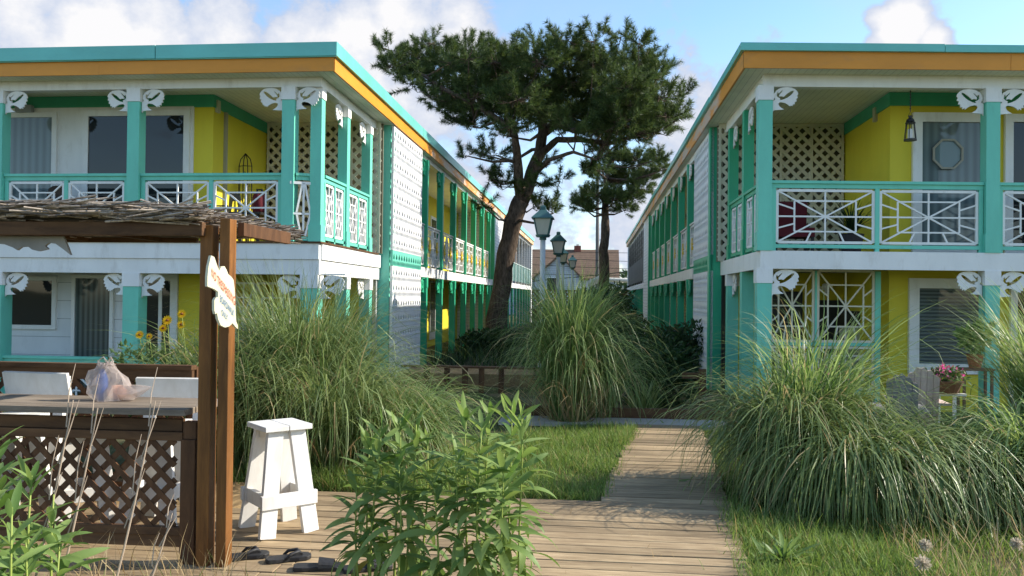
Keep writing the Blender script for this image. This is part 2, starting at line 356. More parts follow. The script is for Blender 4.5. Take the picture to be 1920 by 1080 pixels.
# ---------------------------------------------------------------- ground
def make_ground():
    m, nt, b = mat_base('ground_soil'); N = nt.nodes.new; L = nt.links.new
    tc = N('ShaderNodeTexCoord')
    n = N('ShaderNodeTexNoise'); n.inputs['Scale'].default_value = 1.4; n.inputs['Detail'].default_value = 10; L(tc.outputs['Object'], n.inputs['Vector'])
    n2 = N('ShaderNodeTexNoise'); n2.inputs['Scale'].default_value = 30; n2.inputs['Detail'].default_value = 6; L(tc.outputs['Object'], n2.inputs['Vector'])
    cr = N('ShaderNodeValToRGB'); cr.color_ramp.elements[0].color = (.045,.065,.022, 1); cr.color_ramp.elements[1].color = (.17,.14,.075, 1)
    cr.color_ramp.elements[0].position = .42; cr.color_ramp.elements[1].position = .66
    ad = N('ShaderNodeMath'); ad.operation = 'ADD'; ml = N('ShaderNodeMath'); ml.operation = 'MULTIPLY_ADD'; ml.inputs[1].default_value = .4; ml.inputs[2].default_value = -.2
    L(n2.outputs['Fac'], ml.inputs[0]); L(n.outputs['Fac'], ad.inputs[0]); L(ml.outputs[0], ad.inputs[1])
    L(ad.outputs[0], cr.inputs[0]); L(cr.outputs[0], b.inputs['Base Color']); b.inputs['Roughness'].default_value = 1; b.inputs['Specular IOR Level'].default_value = .1
    g = MB(); S = 1500
    g.add([(-S,-S,-.06),(S,-S,-.06),(S,S,-.06),(-S,S,-.06)], [(0,1,2,3)])
    o = g.build('ground', m); setting(o)
    # boardwalk
    d = MB(); y = 3.3
    def xr(y): return np.interp(y, [3, 4.94, 6.1, 6.83, 10.8], [.80, .915, 1.05, 1.09, 1.375])
    def xl(y): return np.interp(y, [6.6, 10.7], [.06, .535])
    while y < 10.62:
        w = .138; yc = y+w/2; a = xr(yc)+random.uniform(-.015, .02)
        l = (-7.5 if yc < 5.98 else -2.22+random.uniform(-.01, .01)) if yc < 6.66 else xl(yc)+random.uniform(-.02, .02)
        dz = random.uniform(-.003, .003); sk = random.uniform(-.004, .004)
        segs = [(l, a)]
        if l < -4: k = random.uniform(-3.5, -1.2); segs = [(l, k-.003), (k+.003, a)]
        for (p, q) in segs:
            d.obox(((p+q)/2, yc, -.02+dz), ((q-p)/2, sk, 0), (0, w/2, 0), (0, 0, .02))
        y += w+random.uniform(.010, .017)
    setting(d.build('boardwalk', DECKW, bevel=.004))
    d = MB(); x = -9.0
    while x < -2.25:
        y0, y1 = 6.0, 6.84; k = .41; w = .066
        xa = x; xb = x+k*(y1-y0)
        if xb+w < -2.24:
            d.add([(xa-w,y0,-.002),(xa+w,y0,-.002),(xb+w,y1,-.002),(xb-w,y1,-.002),(xa-w,y0,-.04),(xa+w,y0,-.04),(xb+w,y1,-.04),(xb-w,y1,-.04)],
                  [(0,1,2,3),(7,6,5,4),(0,4,5,1),(1,5,6,2),(2,6,7,3),(3,7,4,0)])
        x += .142
    setting(d.build('boardwalk', DECKV, bevel=.004))
    p = MB(); p.box(-1.2, 2.0, 10.64, 11.25, -.05, -.006); setting(p.build('concrete_path', CONC))
    p = MB(); p.box(-3.6, -.2, 15.2, 16.6, -.05, .17); setting(p.build('alley_deck', DECKV))
    p = MB(); p.box(-3.6, 1.9, 16.602, 52, -.05, .12); setting(p.build('planting_bed', paint('shadow_toned_mulch', (.040,.032,.022), .95, .3, 6, .5, (.075,.060,.035), bump=.6, stretch=(1,1,1))))  # bed kept dark in colour to stand in for shadow over the far deck
make_ground()

# ---------------------------------------------------------------- motel buildings
def sunburst(mb, o, u, v, w, h, th=.03, tall=False):
    """white fretwork rail panel: frame, inner rectangle, diagonals, cross, short rays"""
    o, u, v = (np.array(a, float) for a in (o, u, v)); n = np.cross(u, v)
    def P(a, b): return o+u*a*w+v*b*h
    def B(a, b, c, d, t=.022): mb.bar(P(a, b), P(c, d), t, th*random.uniform(.62, .8), n)
    fw = .036
    for (a, b, c, d) in ((0,0,0,1), (1,0,1,1)): mb.bar(P(a, b), P(c, d), fw, th, n)
    for y in (0, 1): mb.bar(P(0, y)+u*fw*.5, P(1, y)-u*fw*.5, fw, th*.96, n)
    i0, i1, j0, j1 = .18, .82, .21, .80
    for (a, b, c, d) in ((0,0,1,1), (0,1,1,0)): B(a, b, c, d)
    B(.5, 0, .5, 1); B(0, .5, 1, .5)
    B(i0, j0, i1, j0); B(i0, j1, i1, j1); B(i0, j0, i0, j1); B(i1, j0, i1, j1)
    B(0, .27, i0, .36); B(0, .75, i0, .64); B(1, .27, i1, .36); B(1, .75, i1, .64)
    B(.30, 0, .355, j0); B(.70, 0, .645, j0)
BR_OUT = [(0,-1.0),(.05,-.93),(.45,-.9),(.34,-.84),(.26,-.78),(.21,-.69),(.24,-.63),(.32,-.61),(.48,-.64),(.60,-.71),(.68,-.78),(.70,-.72),(.78,-.77),(.78,-.68),(.86,-.70),(.86,-.59),(.94,-.58),(.91,-.47),(.99,-.44),(.95,-.34),(1.0,-.28),(.96,-.18),(.88,-.09),(.74,-.03),(.5,0),(.3,-.04),(.14,-.13),(.05,-.26),(.03,-.40),(.10,-.50),(.0,-.56)]
BR_HOLE = [(.16,-.24),(.20,-.20),(.22,-.27),(.36,-.14),(.38,-.16),(.25,-.32),(.25,-.39),(.36,-.37),(.42,-.40),(.56,-.27),(.72,-.16),(.81,-.14),(.82,-.19),(.72,-.31),(.58,-.42),(.44,-.49),(.30,-.53),(.27,-.50),(.30,-.46),(.20,-.42),(.15,-.36)]
def bracket(mb, o, u, size, th=.02):
    o = np.array(o, float); u = np.array(u, float)
    mb.prism([BR_OUT, BR_HOLE], o, u*size, np.array([0,0,1.])*size, th)
    mb.bar(o+np.array([0,0,.012]), o+u*size*1.03+np.array([0,0,.012]), .05, .02)
def lattice2d(mb, o, u, v, w, h, step, sw, th):
    """crossed diagonal slats clipped to a w x h rectangle"""
    o, u, v = (np.array(a, float) for a in (o, u, v)); n = np.cross(u, v)
    for sgn, off in ((1, 0.0), (-1, th)):
        c = -h if sgn > 0 else 0
        c0 = -h if sgn > 0 else 0.0; c1 = w if sgn > 0 else w+h
        c = c0+step*.5
        while c < c1:
            # line x = c + sgn*y
            if sgn > 0: y0 = max(0, -c); y1 = min(h, w-c)
            else: y0 = max(0, c-w); y1 = min(h, c)
            if y1-y0 > .02:
                p = o+u*(c+sgn*y0)+v*y0+n*off; q = o+u*(c+sgn*y1)+v*y1+n*off
                mb.bar(p, q, sw, th*.98, n)
            c += step
def breeze(mb, o, u, v, nx, nz, bw, bh, th):
    """pierced screen blocks: each block a teardrop above two slits"""
    o, u, v = (np.array(a, float) for a in (o, u, v))
    tear = [(.5,.84),(.30,.66),(.18,.53),(.26,.43),(.5,.40),(.74,.43),(.82,.53),(.70,.66)]
    def slit(x): return [(x-.17,.06),(x-.18,.22),(x-.08,.35),(x+.08,.35),(x+.18,.22),(x+.17,.06)]
    for j in range(nz):
        for i in range(nx):
            p = o+u*bw*i+v*bh*j
            mb.prism([[(0,.02),(1,.02),(1,1),(0,1)], tear, slit(.25), slit(.75)], p, u*bw*.999, v*bh, th)

def building(side):
    o_ = -1 if side == 'L' else 1
    L_ = side == 'L'
    xi = -3.85 if L_ else 2.08
    skew = 0.0 if L_ else .09
    Yp = 12.0 if L_ else 11.85            # front post plane
    zt, zg, zb, zbeam = (5.25, 5.05, 4.84, 4.70) if L_ else (5.08, 4.97, 4.745, 4.575)
    zf, zfb = (2.385, 1.895) if L_ else (2.28, 2.03)      # front band
    za, zab = 2.255, 2.03                                  # alley band
    dp = .21 if L_ else .25               # post outer face (distance out from the alley wall)
    def X(d): return xi+o_*d
    def xf(vs):
        vs = vs.copy()
        if skew:
            k = np.clip((17.5-vs[:, 1])/5.0, 0, 1)      # only the front bay runs askew
            vs[:, 1] += skew*(vs[:, 0]-2.33)*k
        return vs
    root = thing('motel_building', 'left two-storey motel wing with sunlit alley side, aqua posts and orange fascia' if L_ else
                 'right two-storey motel wing with shaded alley side, aqua posts and orange fascia', 'building', (X(0), Yp, -.05))
    def dbox(mb, d0, d1, y0, y1, z0, z1):
        a, b = sorted((X(d0), X(d1))); mb.box(a, b, y0, y1, z0, z1)
    def part(name, mat, mb, parent=root, **k): return mb.build(name, mat, parent, xf=xf, **k)
    yw = Yp+1.0; yl = 15.25; de = 9.5; ye = 52.0; dw = 2.35
    df = -.08
    # --- roof
    m = MB(); dbox(m, df+.03, de, Yp-.27, ye, zb+.012, zt-.004); part('roof', CONC, m)
    m = MB(); d_ = df
    while d_ < de:
        d2 = min(d_+3.6, de); t = random.uniform(-.004, .004); dbox(m, d_, d2-.004, Yp-.30+t, Yp-.272, zb+random.uniform(-.004, .004), zg); d_ = d2
    part('front_fascia', ORANGE, m)
    m = MB(); y = Yp-.30
    a, b = sorted((X(df), X(df+.028)))
    m.box(a, b, Yp-.30, 19.0 if L_ else 13.6, zb, zg); part('side_fascia', ORANGE, m)
    m = MB(); m.box(a, b, 19.002 if L_ else 13.602, ye, zb, zg); part('side_fascia', ORPEEL, m)
    m = MB(); d_ = df-.05
    while d_ < de:
        d2 = min(d_+2.75, de); t = random.uniform(-.005, .005); dbox(m, d_, d2-.012, Yp-.35+t, Yp-.302, zg+.002, zt+random.uniform(-.010, .010)); d_ = d2
    if L_:
        dbox(m, df-.035, de, Yp-.335, Yp-.303, zg-.012, zg+.0015)
    part('front_flashing', AQROOF, m)
    m = MB(); y = Yp-.301
    while y < ye:
        y2 = min(y+3.05, ye); t = random.uniform(-.006, .006)
        dbox(m, df-.05+t, df-.002, y, y2-.012, zg+.002, zt+random.uniform(-.006, .008)); y = y2
    part('side_flashing', AQROOF, m)
    # soffits / ceilings
    m = MB(); dbox(m, df+.03, dw, Yp-.27, yl, zb+.003, zb+.011); dbox(m, dw, de, Yp-.27, yw, zb+.003, zb+.011); part('soffit', SOFFITX if L_ else SOFFITX, m)
    m = MB(); dbox(m, df+.03, 1.5, yl+.002, ye, zb+.001, zb+.0105); part('alley_soffit', SOFFIT, m)
    # beams
    m = MB(); dbox(m, dp+.005, de, Yp+.02, Yp+.16, zbeam, zb+.002); part('front_beam', WHITE, m)
    m = MB(); dbox(m, dp+.005, dp+.145, Yp+.162, yl+.2, zbeam, zb+.002); part('side_beam', WHITE, m)
    m = MB(); dbox(m, .06, .18, 18.16, 32, zbeam+.04, zb); dbox(m, .06, .18, 35.5, ye-.1, zbeam+.04, zb); part('alley_beam', WHITE, m)
    # upper floor slab + bands
    m = MB(); dbox(m, .24, de, Yp+.06, ye, zab+.05, za-.02); part('floor_slab', CONC, m)
    m = MB()
    if L_:
        hm = 2.12
        dbox(m, .2, de, Yp-.02, Yp+.055, zfb, hm-.004); dbox(m, .2, de, Yp-.045, Yp+.055, hm, zf-.03)
        dbox(m, .2, .27, Yp+.056, 15.48, zfb, hm-.004); dbox(m, .175, .27, Yp+.056, 15.48, hm, zf-.03)
    else:
        dbox(m, .22, de, Yp-.02, Yp+.055, zfb, zf); dbox(m, .22, .30, Yp+.056, 15.48, zfb, zf)
    part('floor_band', WHITE, m)
    if L_:
        m = MB(); dbox(m, .16, de, Yp-.07, yl, zf-.028, zf); part('deck_edge', BROWNH, m)
    else:
        m = MB(); dbox(m, .27, de, Yp+.06, yl, zf-.06, zf-.004); part('deck_edge', GREYW, m)
    m = MB(); dbox(m, .03, .10, 18.16, 31.95, zab, za); dbox(m, .03, .10, 35.5, ye, zab, za); part('alley_band', WHITE, m)
    # --- front post rows
    def post(x, y, z0, z1, w=.165, cap=True, mat=AQUA, br=(), capz=.2, base=True, pw=None):
        m = MB(); zc = z1-capz if cap else z1
        m.box(x-w/2, x+w/2, y, y+w, z0, zc-.001)
        if base: m.box(x-w/2-.014, x+w/2+.014, y-.014, y+w+.014, z0, z0+.26)
        p = part('post', mat, m)
        if cap:
            c = MB(); c.box(x-w/2-.012, x+w/2+.012, y-.012, y+w+.012, zc, z1); part('post_cap', WHITE, c, p)
        for u in br:
            b = MB(); ux = np.array(u, float)
            side_c = np.array([x, y+w*.35, z1-.005])+ux*(w/2+.012) if abs(u[0]) > .5 else np.array([x, y+w/2, z1-.005])+ux*(w/2+.012)
            bracket(b, side_c, ux, .37*random.uniform(.95, 1.04)); part('bracket', WHITE, b, p)
        return p
    xs_front = ([-4.554, -6.98, -9.2, -11.4] if L_ else [2.36, 5.50, 8.6, 11.0])
    E = (1,0,0); Wd = (-1,0,0)
    for i, x in enumerate(xs_front):
        if L_: br = (E, Wd)
        else: br = (E,) if i == 0 else (E, Wd)
        post(x, Yp-.02, zf, zbeam+.002, .19 if L_ else .19, True, AQUA, br)
        lx = x if (not L_ or i) else -4.2
        post(lx, Yp-.02, -.2, zfb-.001, .25 if L_ else .20, True, AQUA, br, base=False)
    xs_side = X(dp)+o_*.08
    if L_: post(-4.165, Yp+.10, zf, zbeam+.002, .17, True, AQUA, (), capz=.16)
    for k, y in enumerate((13.35, 14.75)):
        post(xs_side, y, zf if L_ else zf, zbeam+.001, .16, L_, AQUA if L_ else GREENP, ((0,-1,0),), capz=.17)
        post(xs_side, y, -.2, zfb-.001, .19, True if L_ else k == 1, AQUA if L_ else AQUA, ((0,-1,0),) if k else (), base=False)
    # --- rails
    hz = 1.03 if L_ else .985
    def rail(p, q, z0, nb, mat=AQUA, gap=.07, panel_h=None, tall=False):
        p = np.array([*p, 0.]); q = np.array([*q, 0.]); Ln = np.linalg.norm(q-p); u = (q-p)/Ln; zt_ = z0+hz
        Zv = np.array([0,0,1.])
        m = MB(); m.bar(p+Zv*(zt_-.02), q+Zv*(zt_-.02), .10, .04); m.bar(p+Zv*(zt_-.072), q+Zv*(zt_-.072), .05, .062); part('hand_rail', mat, m)
        m = MB(); m.bar(p+Zv*(z0+.07), q+Zv*(z0+.07), .06, .05); part('bottom_rail', mat, m)
        w = Ln/nb
        for k in range(nb+1):
            if 0 < k < nb or True:
                m = MB(); c = p+u*(w*k if 0 < k < nb else (w*k+(.035 if k == 0 else -.035))); m.bar(c+Zv*(z0+.002), c+Zv*(zt_-.105), .06, .055); part('baluster_post', mat, m)
        for k in range(nb):
            m = MB(); s = .085 if k == 0 else .05; e = .085 if k == nb-1 else .05
            sunburst(m, p+u*(w*k+s)+Zv*(z0+.125), u, Zv, w-s-e, hz-.26); part('rail_panel', WHITE, m)
    yr = Yp+.07
    for i in range(len(xs_front)-1):
        a, b = sorted((xs_front[i], xs_front[i+1])); g = .10
        rail((a+g, yr), (b-g, yr), zf, 2)
        if L_: rail((a+g, yr), (b-g, yr), -.42, 2)
    if L_:
        # narrow diamond panel on the clipped corner
        p = np.array([-4.455, Yp+.06]); q = np.array([-4.25, Yp+.16])
        u = np.array([*(q-p), 0]); Ln = np.linalg.norm(u); u /= Ln; Zv = np.array([0,0,1.]); n = np.cross(u, Zv); P0 = np.array([*p, zf])
        m = MB(); m.bar(P0+Zv*(hz-.02), P0+u*Ln+Zv*(hz-.02), .10, .04); m.bar(P0+Zv*(hz-.072), P0+u*Ln+Zv*(hz-.072), .05, .062); part('hand_rail', AQUA, m); m = MB(); m.bar(P0+Zv*.05, P0+u*Ln+Zv*.05, .09, .06); part('bottom_rail', AQUA, m)
        m = MB(); c = u*Ln/2; f0 = P0+n*.05
        m.bar(f0+c-u*.2+Zv*.88, f0+c+u*.15+Zv*.88, .02, .04); m.bar(f0+c-u*.16+Zv*.42, f0+c+u*.14+Zv*.42, .02, .03)
        m.bar(f0+c+Zv*.1, f0+c+Zv*.88, .03, .02, n)
        for sg in (-1, 1):
            m.bar(f0+c+u*sg*.02+Zv*.87, f0+c+u*sg*.10+Zv*.44, .028, .018, n); m.bar(f0+c+u*sg*.10+Zv*.42, f0+c+u*sg*.03+Zv*.09, .028, .018, n)
        part('rail_panel', WHITE, m)
    xr_ = xs_side-o_*.03
    y0 = Yp+.28 if L_ else Yp+.2
    for a, b in ((y0, 13.34), (13.52, 14.74)):
        pq = ((xr_, a), (xr_, b))
        rail(*pq, zf, 2, AQUA if L_ else GREENP)
    # --- walls of the front block
    m = MB()
    dbox(m, dw, de, yw, yw+.15, zf, zb); part('upper_front_wall', YELLOW, m)
    m = MB(); dbox(m, dw, dw+.15, yw+.151, yl-.002, zf, zb); part('upper_side_wall', YELLOW, m)
    m = MB(); dbox(m, dw-.02, de, yw-.024, yw-.001, zb-.20, zb); dbox(m, dw-.022, dw-.001, yw, yl-.003, zb-.20, zb); part('ceiling_trim', TRIMG, m)
    # cream lattice screen at the back of the balcony
    m = MB(); xa, xb = sorted((X(.13), X(dw-.03)))
    W_ = xb-xa; step = .20
    lattice2d(m, (xa, yl-.05, zf), (1,0,0), (0,0,1), W_, zb-zf, step, .062, .012)
    for t in np.linspace(xa+.02, xb-.02, 5): m.box(t-.022, t+.022, yl-.078, yl-.066, zf, zb)
    m.box(xa, xb, yl-.08, yl-.0665, zb-.06, zb-.001)
    part('lattice_screen', LATTICE, m)
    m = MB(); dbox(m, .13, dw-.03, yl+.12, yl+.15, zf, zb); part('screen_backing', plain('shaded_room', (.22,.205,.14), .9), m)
    # lower storey block
    lw = WHITE if L_ else YELLOW
    m = MB(); dbox(m, dw, de, yw, yw+.15, -.2, zfb+.15); part('lower_front_wall', ruled('white_clapboard', (.72,.73,.74), 2, .3, .3, .03) if L_ else YELLOW, m)
    m = MB(); dbox(m, dw, dw+.15, yw+.151, yl+.1, -.2, zab+.06); part('lower_side_wall', YELLOW, m)
    m = MB(); dbox(m, .35, dw, yl+.02, yl+.16, -.2, zab+.06); part('lower_back_wall', YELLOW, m)
    m = MB(); dbox(m, .1, de, Yp+.1, yl, -.3, -.12); part('porch_floor', CONC, m)
    # --- pierced block pier
    m = MB(); dbox(m, .02, .36, 15.50, 15.72, -.2, zb); part('pier', GREENP if not L_ else AQUA, m)
    ns, zb0 = 12, -.2
    rows = 17; bh = (zb-.02-zb0)/rows; th = .10
    xs0 = X(0); y_end = 18.12; bwid = (y_end-15.5)/ns
    gr = [8]
    def screen(rs, name, mat):
        m = MB()
        for j in rs:
            if L_: breeze(m, (xs0, 15.5, zb0+bh*j), (0,1,0), (0,0,1), ns, 1, bwid, bh, .045)
            else: breeze(m, (xs0+.045, 15.5, zb0+bh*j), (0,1,0), (0,0,1), ns, 1, bwid, bh, .045)
        return part(name, mat, m, recalc=False)
    if L_:
        pass
    screen(range(gr[0]), 'block_screen', BLOCKW); screen(range(gr[0]+1, rows), 'block_screen', BLOCKW); screen(gr, 'block_screen_band', AQUA if L_ else GREENP)
    m = MB(); dbox(m, .10, .34, 15.73, 18.1, -.2, zb); part('screen_wall', plain('hole_shade', (.07,.07,.075), .9), m)  # dark backing colour stands in for shade inside the block holes
    m = MB(); dbox(m, .235, .30, 15.36, 15.47, -.2, zbeam-.002); part('downpipe', plain('pale_downpipe', (.42,.43,.43), .5) if L_ else BLACK, m)
    # --- colonnade
    for k in range(7):
        y = 19.0+1.97*k
        for (z0, z1) in ((za-.002, zbeam+.04), (.0, zab)):
            m = MB(); x0, x1 = sorted((X(-.005 if L_ else .0), X(.15))); m.box(x0, x1, y-.07, y+.07, z0, z1)
            m.box(x0-.012, x1+.012, y-.085, y+.085, z1-.24, z1-.002); p = part('post', GREENP, m)
            b = MB(); bracket(b, (X(.05), y-.086, z1-.24+.2), (0,-1,0), .34, .03); part('bracket', GREENP if L_ or z0 < 1 else WHITE, b, p)
    for k in range(7):
        ya = (18.14 if k == 0 else 19.0+1.97*(k-1)+.09); yb = 19.0+1.97*k-.09
        m = MB(); w = yb-ya; xo = X(.07)
        nn = 1 if w < 1 else 2
        for q in range(nn): sunburst(m, (xo, ya+.03+q*w/nn, za+.07), (0,1,0), (0,0,1), w/nn-.06, .86, .028)
        m.box(xo-.03, xo+.03, ya, yb, za+.97, za+1.0)
        p = part('rail_panel', WHITE, m)
        for q in range(nn):
            s = MB(); c = (xo+(.02 if L_ else -.02), ya+w/nn*(q+.5), za+.52)
            star = [((.15 if i % 2 == 0 else .065)*math.cos(i*math.pi/7+.3), (.17 if i % 2 == 0 else .07)*math.sin(i*math.pi/7+.3)) for i in range(14)]
            s.prism([star], c, (0,1,0), (0,0,1), .02)
            part('sun_ornament', SUNY, s, p)
    # gallery walls, doors
    dg = 1.45
    m = MB(); dbox(m, dg, dg+.15, 15.74, 35.4, za, zb); part('upper_gallery_wall', YELLOW, m)
    m = MB(); dbox(m, dg, dg+.15, 15.74, 35.4, -.2, zab+.05); part('lower_gallery_wall', YELLOW, m)
    for y in (19.6, 23.0, 26.6, 30.2):
        for z0 in (za, .17):
            m = MB(); dbox(m, dg-.03, dg-.002, y, y+.95, z0, z0+1.95); p = part('door', WHITE, m)
            m = MB(); dbox(m, dg-.04, dg-.031, y+.1, y+.85, z0+.25, z0+1.85); part('door_glass', GLASSD, m, p)
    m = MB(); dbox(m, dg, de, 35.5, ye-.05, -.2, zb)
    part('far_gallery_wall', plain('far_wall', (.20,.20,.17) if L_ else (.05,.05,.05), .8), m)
    m = MB(); dbox(m, .0, dg+.2, 32.2, 35.4, -.2, zb); part('end_wall', SIDING, m)
    m = MB(); dbox(m, -.02, .2, 31.9, 32.19, -.2, zb); part('pier', GREENP, m)
    # far bay
    for k in range(9):
        y = 36.4+1.75*k
        if y < ye-1:
            m = MB(); dbox(m, .02, .12, y-.05, y+.05, .0, zab); part('post', GREENP, m)
            m = MB(); dbox(m, .04, .09, y-.03, y+.03, za, zb-.1); part('mullion', WHITE if L_ else BLACK, m)
    m = MB(); dbox(m, .0, .9, ye-.6, ye-.02, -.2, zb); part('end_wall', SIDING, m)
    if L_:
        m = MB()
        for q in range(9): y = 35.8+1.72*q; m.box(X(.03)-.02, X(.03)+.02, y, y+1.6, za+.98, za+1.02); m.box(X(.03)-.02, X(.03)+.02, y, y+.04, za+.1, za+1.0)
        part('far_rail', plain('pale_rail', (.45,.55,.52), .5), m)
        m = MB(); m.box(X(.05)-.005, X(.05)+.005, 35.7, ye-.7, za+.12, za+.97); part('far_rail_panel', plain('teal_screen', (.09,.19,.175), .4), m)
    else:
        m = MB(); m.box(X(.05)-.01, X(.05)+.01, 35.7, ye-.7, za+.10, za+1.15); part('far_rail_panel', plain('dark_screen', (.028,.030,.032), .6), m)
        m = MB(); lattice2d(m, (X(.06), 35.7, za+1.15), (0,1,0), (0,0,1), ye-36.4, 1.3, .42, .12, .01); part('far_lattice', BLACK, m)
    # backs
    m = MB(); dbox(m, de-.2, de, yw+.16, ye, -.2, zb); dbox(m, dw+.16, de-.21, ye-.2, ye-.06, -.2, zb); part('rear_wall', SIDING, m)
    return root, part, X, Yp, yw, zf, zfb, zb, xf

def framed(part, name, x0, x1, z0, z1, y, glass, fw=.10, depth=.06, mull=(), fmat=WHITE):
    m = MB(); yf = y-depth
    m.box(x0-fw, x0, yf, y-.002, z0-fw, z1+fw); m.box(x1, x1+fw, yf, y-.002, z0-fw, z1+fw)
    m.box(x0, x1, yf, y-.002, z1, z1+fw); m.box(x0, x1, yf, y-.002, z0-fw, z0)
    for t in mull: m.box(t-.03, t+.03, yf+.012, y-.003, z0, z1)
    p = part(name, fmat, m)
    g = MB(); edges = [x0]+sorted(mull)+[x1]
    for i in range(len(edges)-1): g.box(edges[i]+(.03 if i else 0), edges[i+1]-(.03 if i < len(edges)-2 else 0), y-.03, y-.012, z0+.001, z1-.001)
    gl = part('glass', glass[0] if isinstance(glass, (tuple, list)) else glass, g, p)
    return p

def px_z(px, py, Y): return at(px, py, Y=Y)[2]
def px_x(px, Y, py=400): return at(px, py, Y=Y)[0]

def left_building():
    root, part, X, Yp, yw, zf, zfb, zb, xf = building('L')
    Y = yw
    m = MB(); m.box(-13.2, px_x(362, Y), Y-.03, Y-.002, zf+.002, px_z(355, 200, Y)); part('white_wall_panel', SIDING if False else WHITE, m)
    Yg = Y-.03
    framed(part, 'sliding_door', px_x(168, Y), px_x(346, Y), zf+.08, px_z(250, 219, Y), Yg, GLASSD, .10, .05, (px_x(258, Y),))
    framed(part, 'window', px_x(5, Y), px_x(100, Y), zf+.75, px_z(50, 222, Y), Yg, GLASSG, .08, .05)
    framed(part, 'window', px_x(-330, Y), px_x(-120, Y), zf+.75, px_z(50, 222, Y), Yg, GLASSG, .08, .05)
    # wall-mounted plaque, downpipe, door contact
    m = MB(); a = at(48, 204, Y=Y-.05); m.box(a[0]-.14, a[0]+.14, Y-.12, Y-.031, a[2]-.07, a[2]+.05); part('air_vent', plain('vent_grey', (.30,.31,.32), .6), m)
    m = MB(); a = at(420, 300, X=-6.2); m.box(-6.2+.001, -6.2+.05, a[1]-.03, a[1]+.03, zf, zb-.2); part('downpipe', plain('pipe_grey', (.36,.34,.24), .6), m)
    m = MB(); a = at(406, 200, X=-6.2); m.box(-6.2+.001, -6.2+.05, a[1]-.05, a[1]+.05, a[2]-.1, a[2]+.1); part('wall_lamp', plain('lamp_grey', (.5,.48,.35), .6), m)
    a = at(570, 220, Y=13.6); m = MB(); m.box(a[0]-.14, a[0]+.14, 13.5, 13.75, zb-.07, zb+.002); part('ceiling_lamp', BLACK, m)
    m = MB(); m.box(a[0]-.12, a[0]+.12, 13.52, 13.73, zb-.085, zb-.071); part('lamp_diffuser', plain('diffuser', (.6,.58,.5), .5), m)
    # lower storey openings
    framed(part, 'window', px_x(25, Y), px_x(103, Y), px_z(60, 609, Y), px_z(60, 526, Y), Y, GLASSD, .07, .05)
    framed(part, 'sliding_door', px_x(146, Y), px_x(211, Y), -.1, px_z(180, 522, Y), Y, GLASSV, .06, .05)
    framed(part, 'sliding_door', px_x(262, Y), px_x(324, Y), -.1, px_z(280, 526, Y), Y, GLASSD, .12, .05, (px_x(305, Y),))
    m = MB(); m.box(px_x(338, Y), X(2.35), Y-.02, Y-.002, -.15, zfb+.1); part('yellow_wall_panel', YELLOW, m)
    # lower screen panels near the corner
    for (a, b) in ((438, 480), (482, 545)):
        m = MB(); sunburst(m, (px_x(a, 12.9), 12.9, .62), (1,0,0), (0,0,1), px_x(b, 12.9)-px_x(a, 12.9), 1.15); part('screen_panel', LATTICE, m)
left_building()

def right_building():
    root, part, X, Yp, yw, zf, zfb, zb, xf = building('R')
    Y = yw
    def inv(px, py):            # point on the skewed front-wall plane -> unskewed x, z
        Yq = Y
        for _ in range(6):
            p = at(px, py, Y=Yq); k = min(1, max(0, (17.5-Y)/5.0)); Yq = Y+.09*(p[0]-2.33)*k
        return p[0], p[2]
    def fx(px): return inv(px, 400)[0]
    def fz(px, py): return inv(px, py)[1]
    framed(part, 'patio_door', fx(1726), fx(1838), zf+.12, fz(1780, 230), Y, GLASSG, .14, .07)
    framed(part, 'patio_door', fx(1896), fx(2080), zf+.12, fz(1900, 230), Y, GLASSD, .12, .07)
    framed(part, 'window', fx(1722), fx(1838), fz(1780, 682), fz(1780, 541), Y, GLASSB, .15, .07)
    framed(part, 'patio_door', fx(1905), fx(2080), -.1, fz(1900, 541), Y, GLASSD, .10, .07)
    m = MB(); a = at(1650, 210, X=4.43); m.box(4.43-.05, 4.43-.001, a[1]-.05, a[1]+.05, a[2]-.12, a[2]+.1); part('wall_lamp', plain('lamp_cream', (.5,.48,.35), .6), m)
    # fretwork screens between corner post and wall
    y = 12.55; Zv = (0,0,1)
    x0, x1, x2, x3 = (px_x(a, 12.6) for a in (1446, 1527, 1536, 1643))
    zt_ = px_z(1600, 508, 12.6); zm1 = px_z(1600, 641, 12.6); zm0 = px_z(1600, 650, 12.6); zb_ = px_z(1600, 702, 12.6)
    for (a, b) in ((x0, x1), (x2, x3)):
        m = MB(); sunburst(m, (a, y, zm1), (1,0,0), Zv, b-a, zt_-zm1, .03); part('screen_panel', LATTICE, m)
        m = MB(); sunburst(m, (a, y, zm0-.62), (1,0,0), Zv, b-a, .60, .03); part('screen_panel', LATTICE, m)
    m = MB(); m.box(x1+.02, x2-.02, y-.03, y+.03, -.1, zfb); m.box(x3+.02, x3+.10, y-.03, y+.03, -.1, zfb); m.box(x0, x1+.019, y-.028, y+.028, zm0+.005, zm1-.02); m.box(x2-.019, x3+.019, y-.028, y+.028, zm0+.005, zm1-.02)
    m.box(x0, x3+.1, y-.04, y-.031, zm0-.70, zm0-.64); part('screen_frame', AQUA, m)
    # things inside the porch
    m = MB(); a = px_x(1480, 15.2); m.box(a-.35, a+.25, 15.18, 15.22, -.1, 1.75); m.box(a+.5, a+1.05, 15.18, 15.22, .4, 1.6); part('door', plain('dark_door', (.03,.035,.04), .5), m)
right_building()

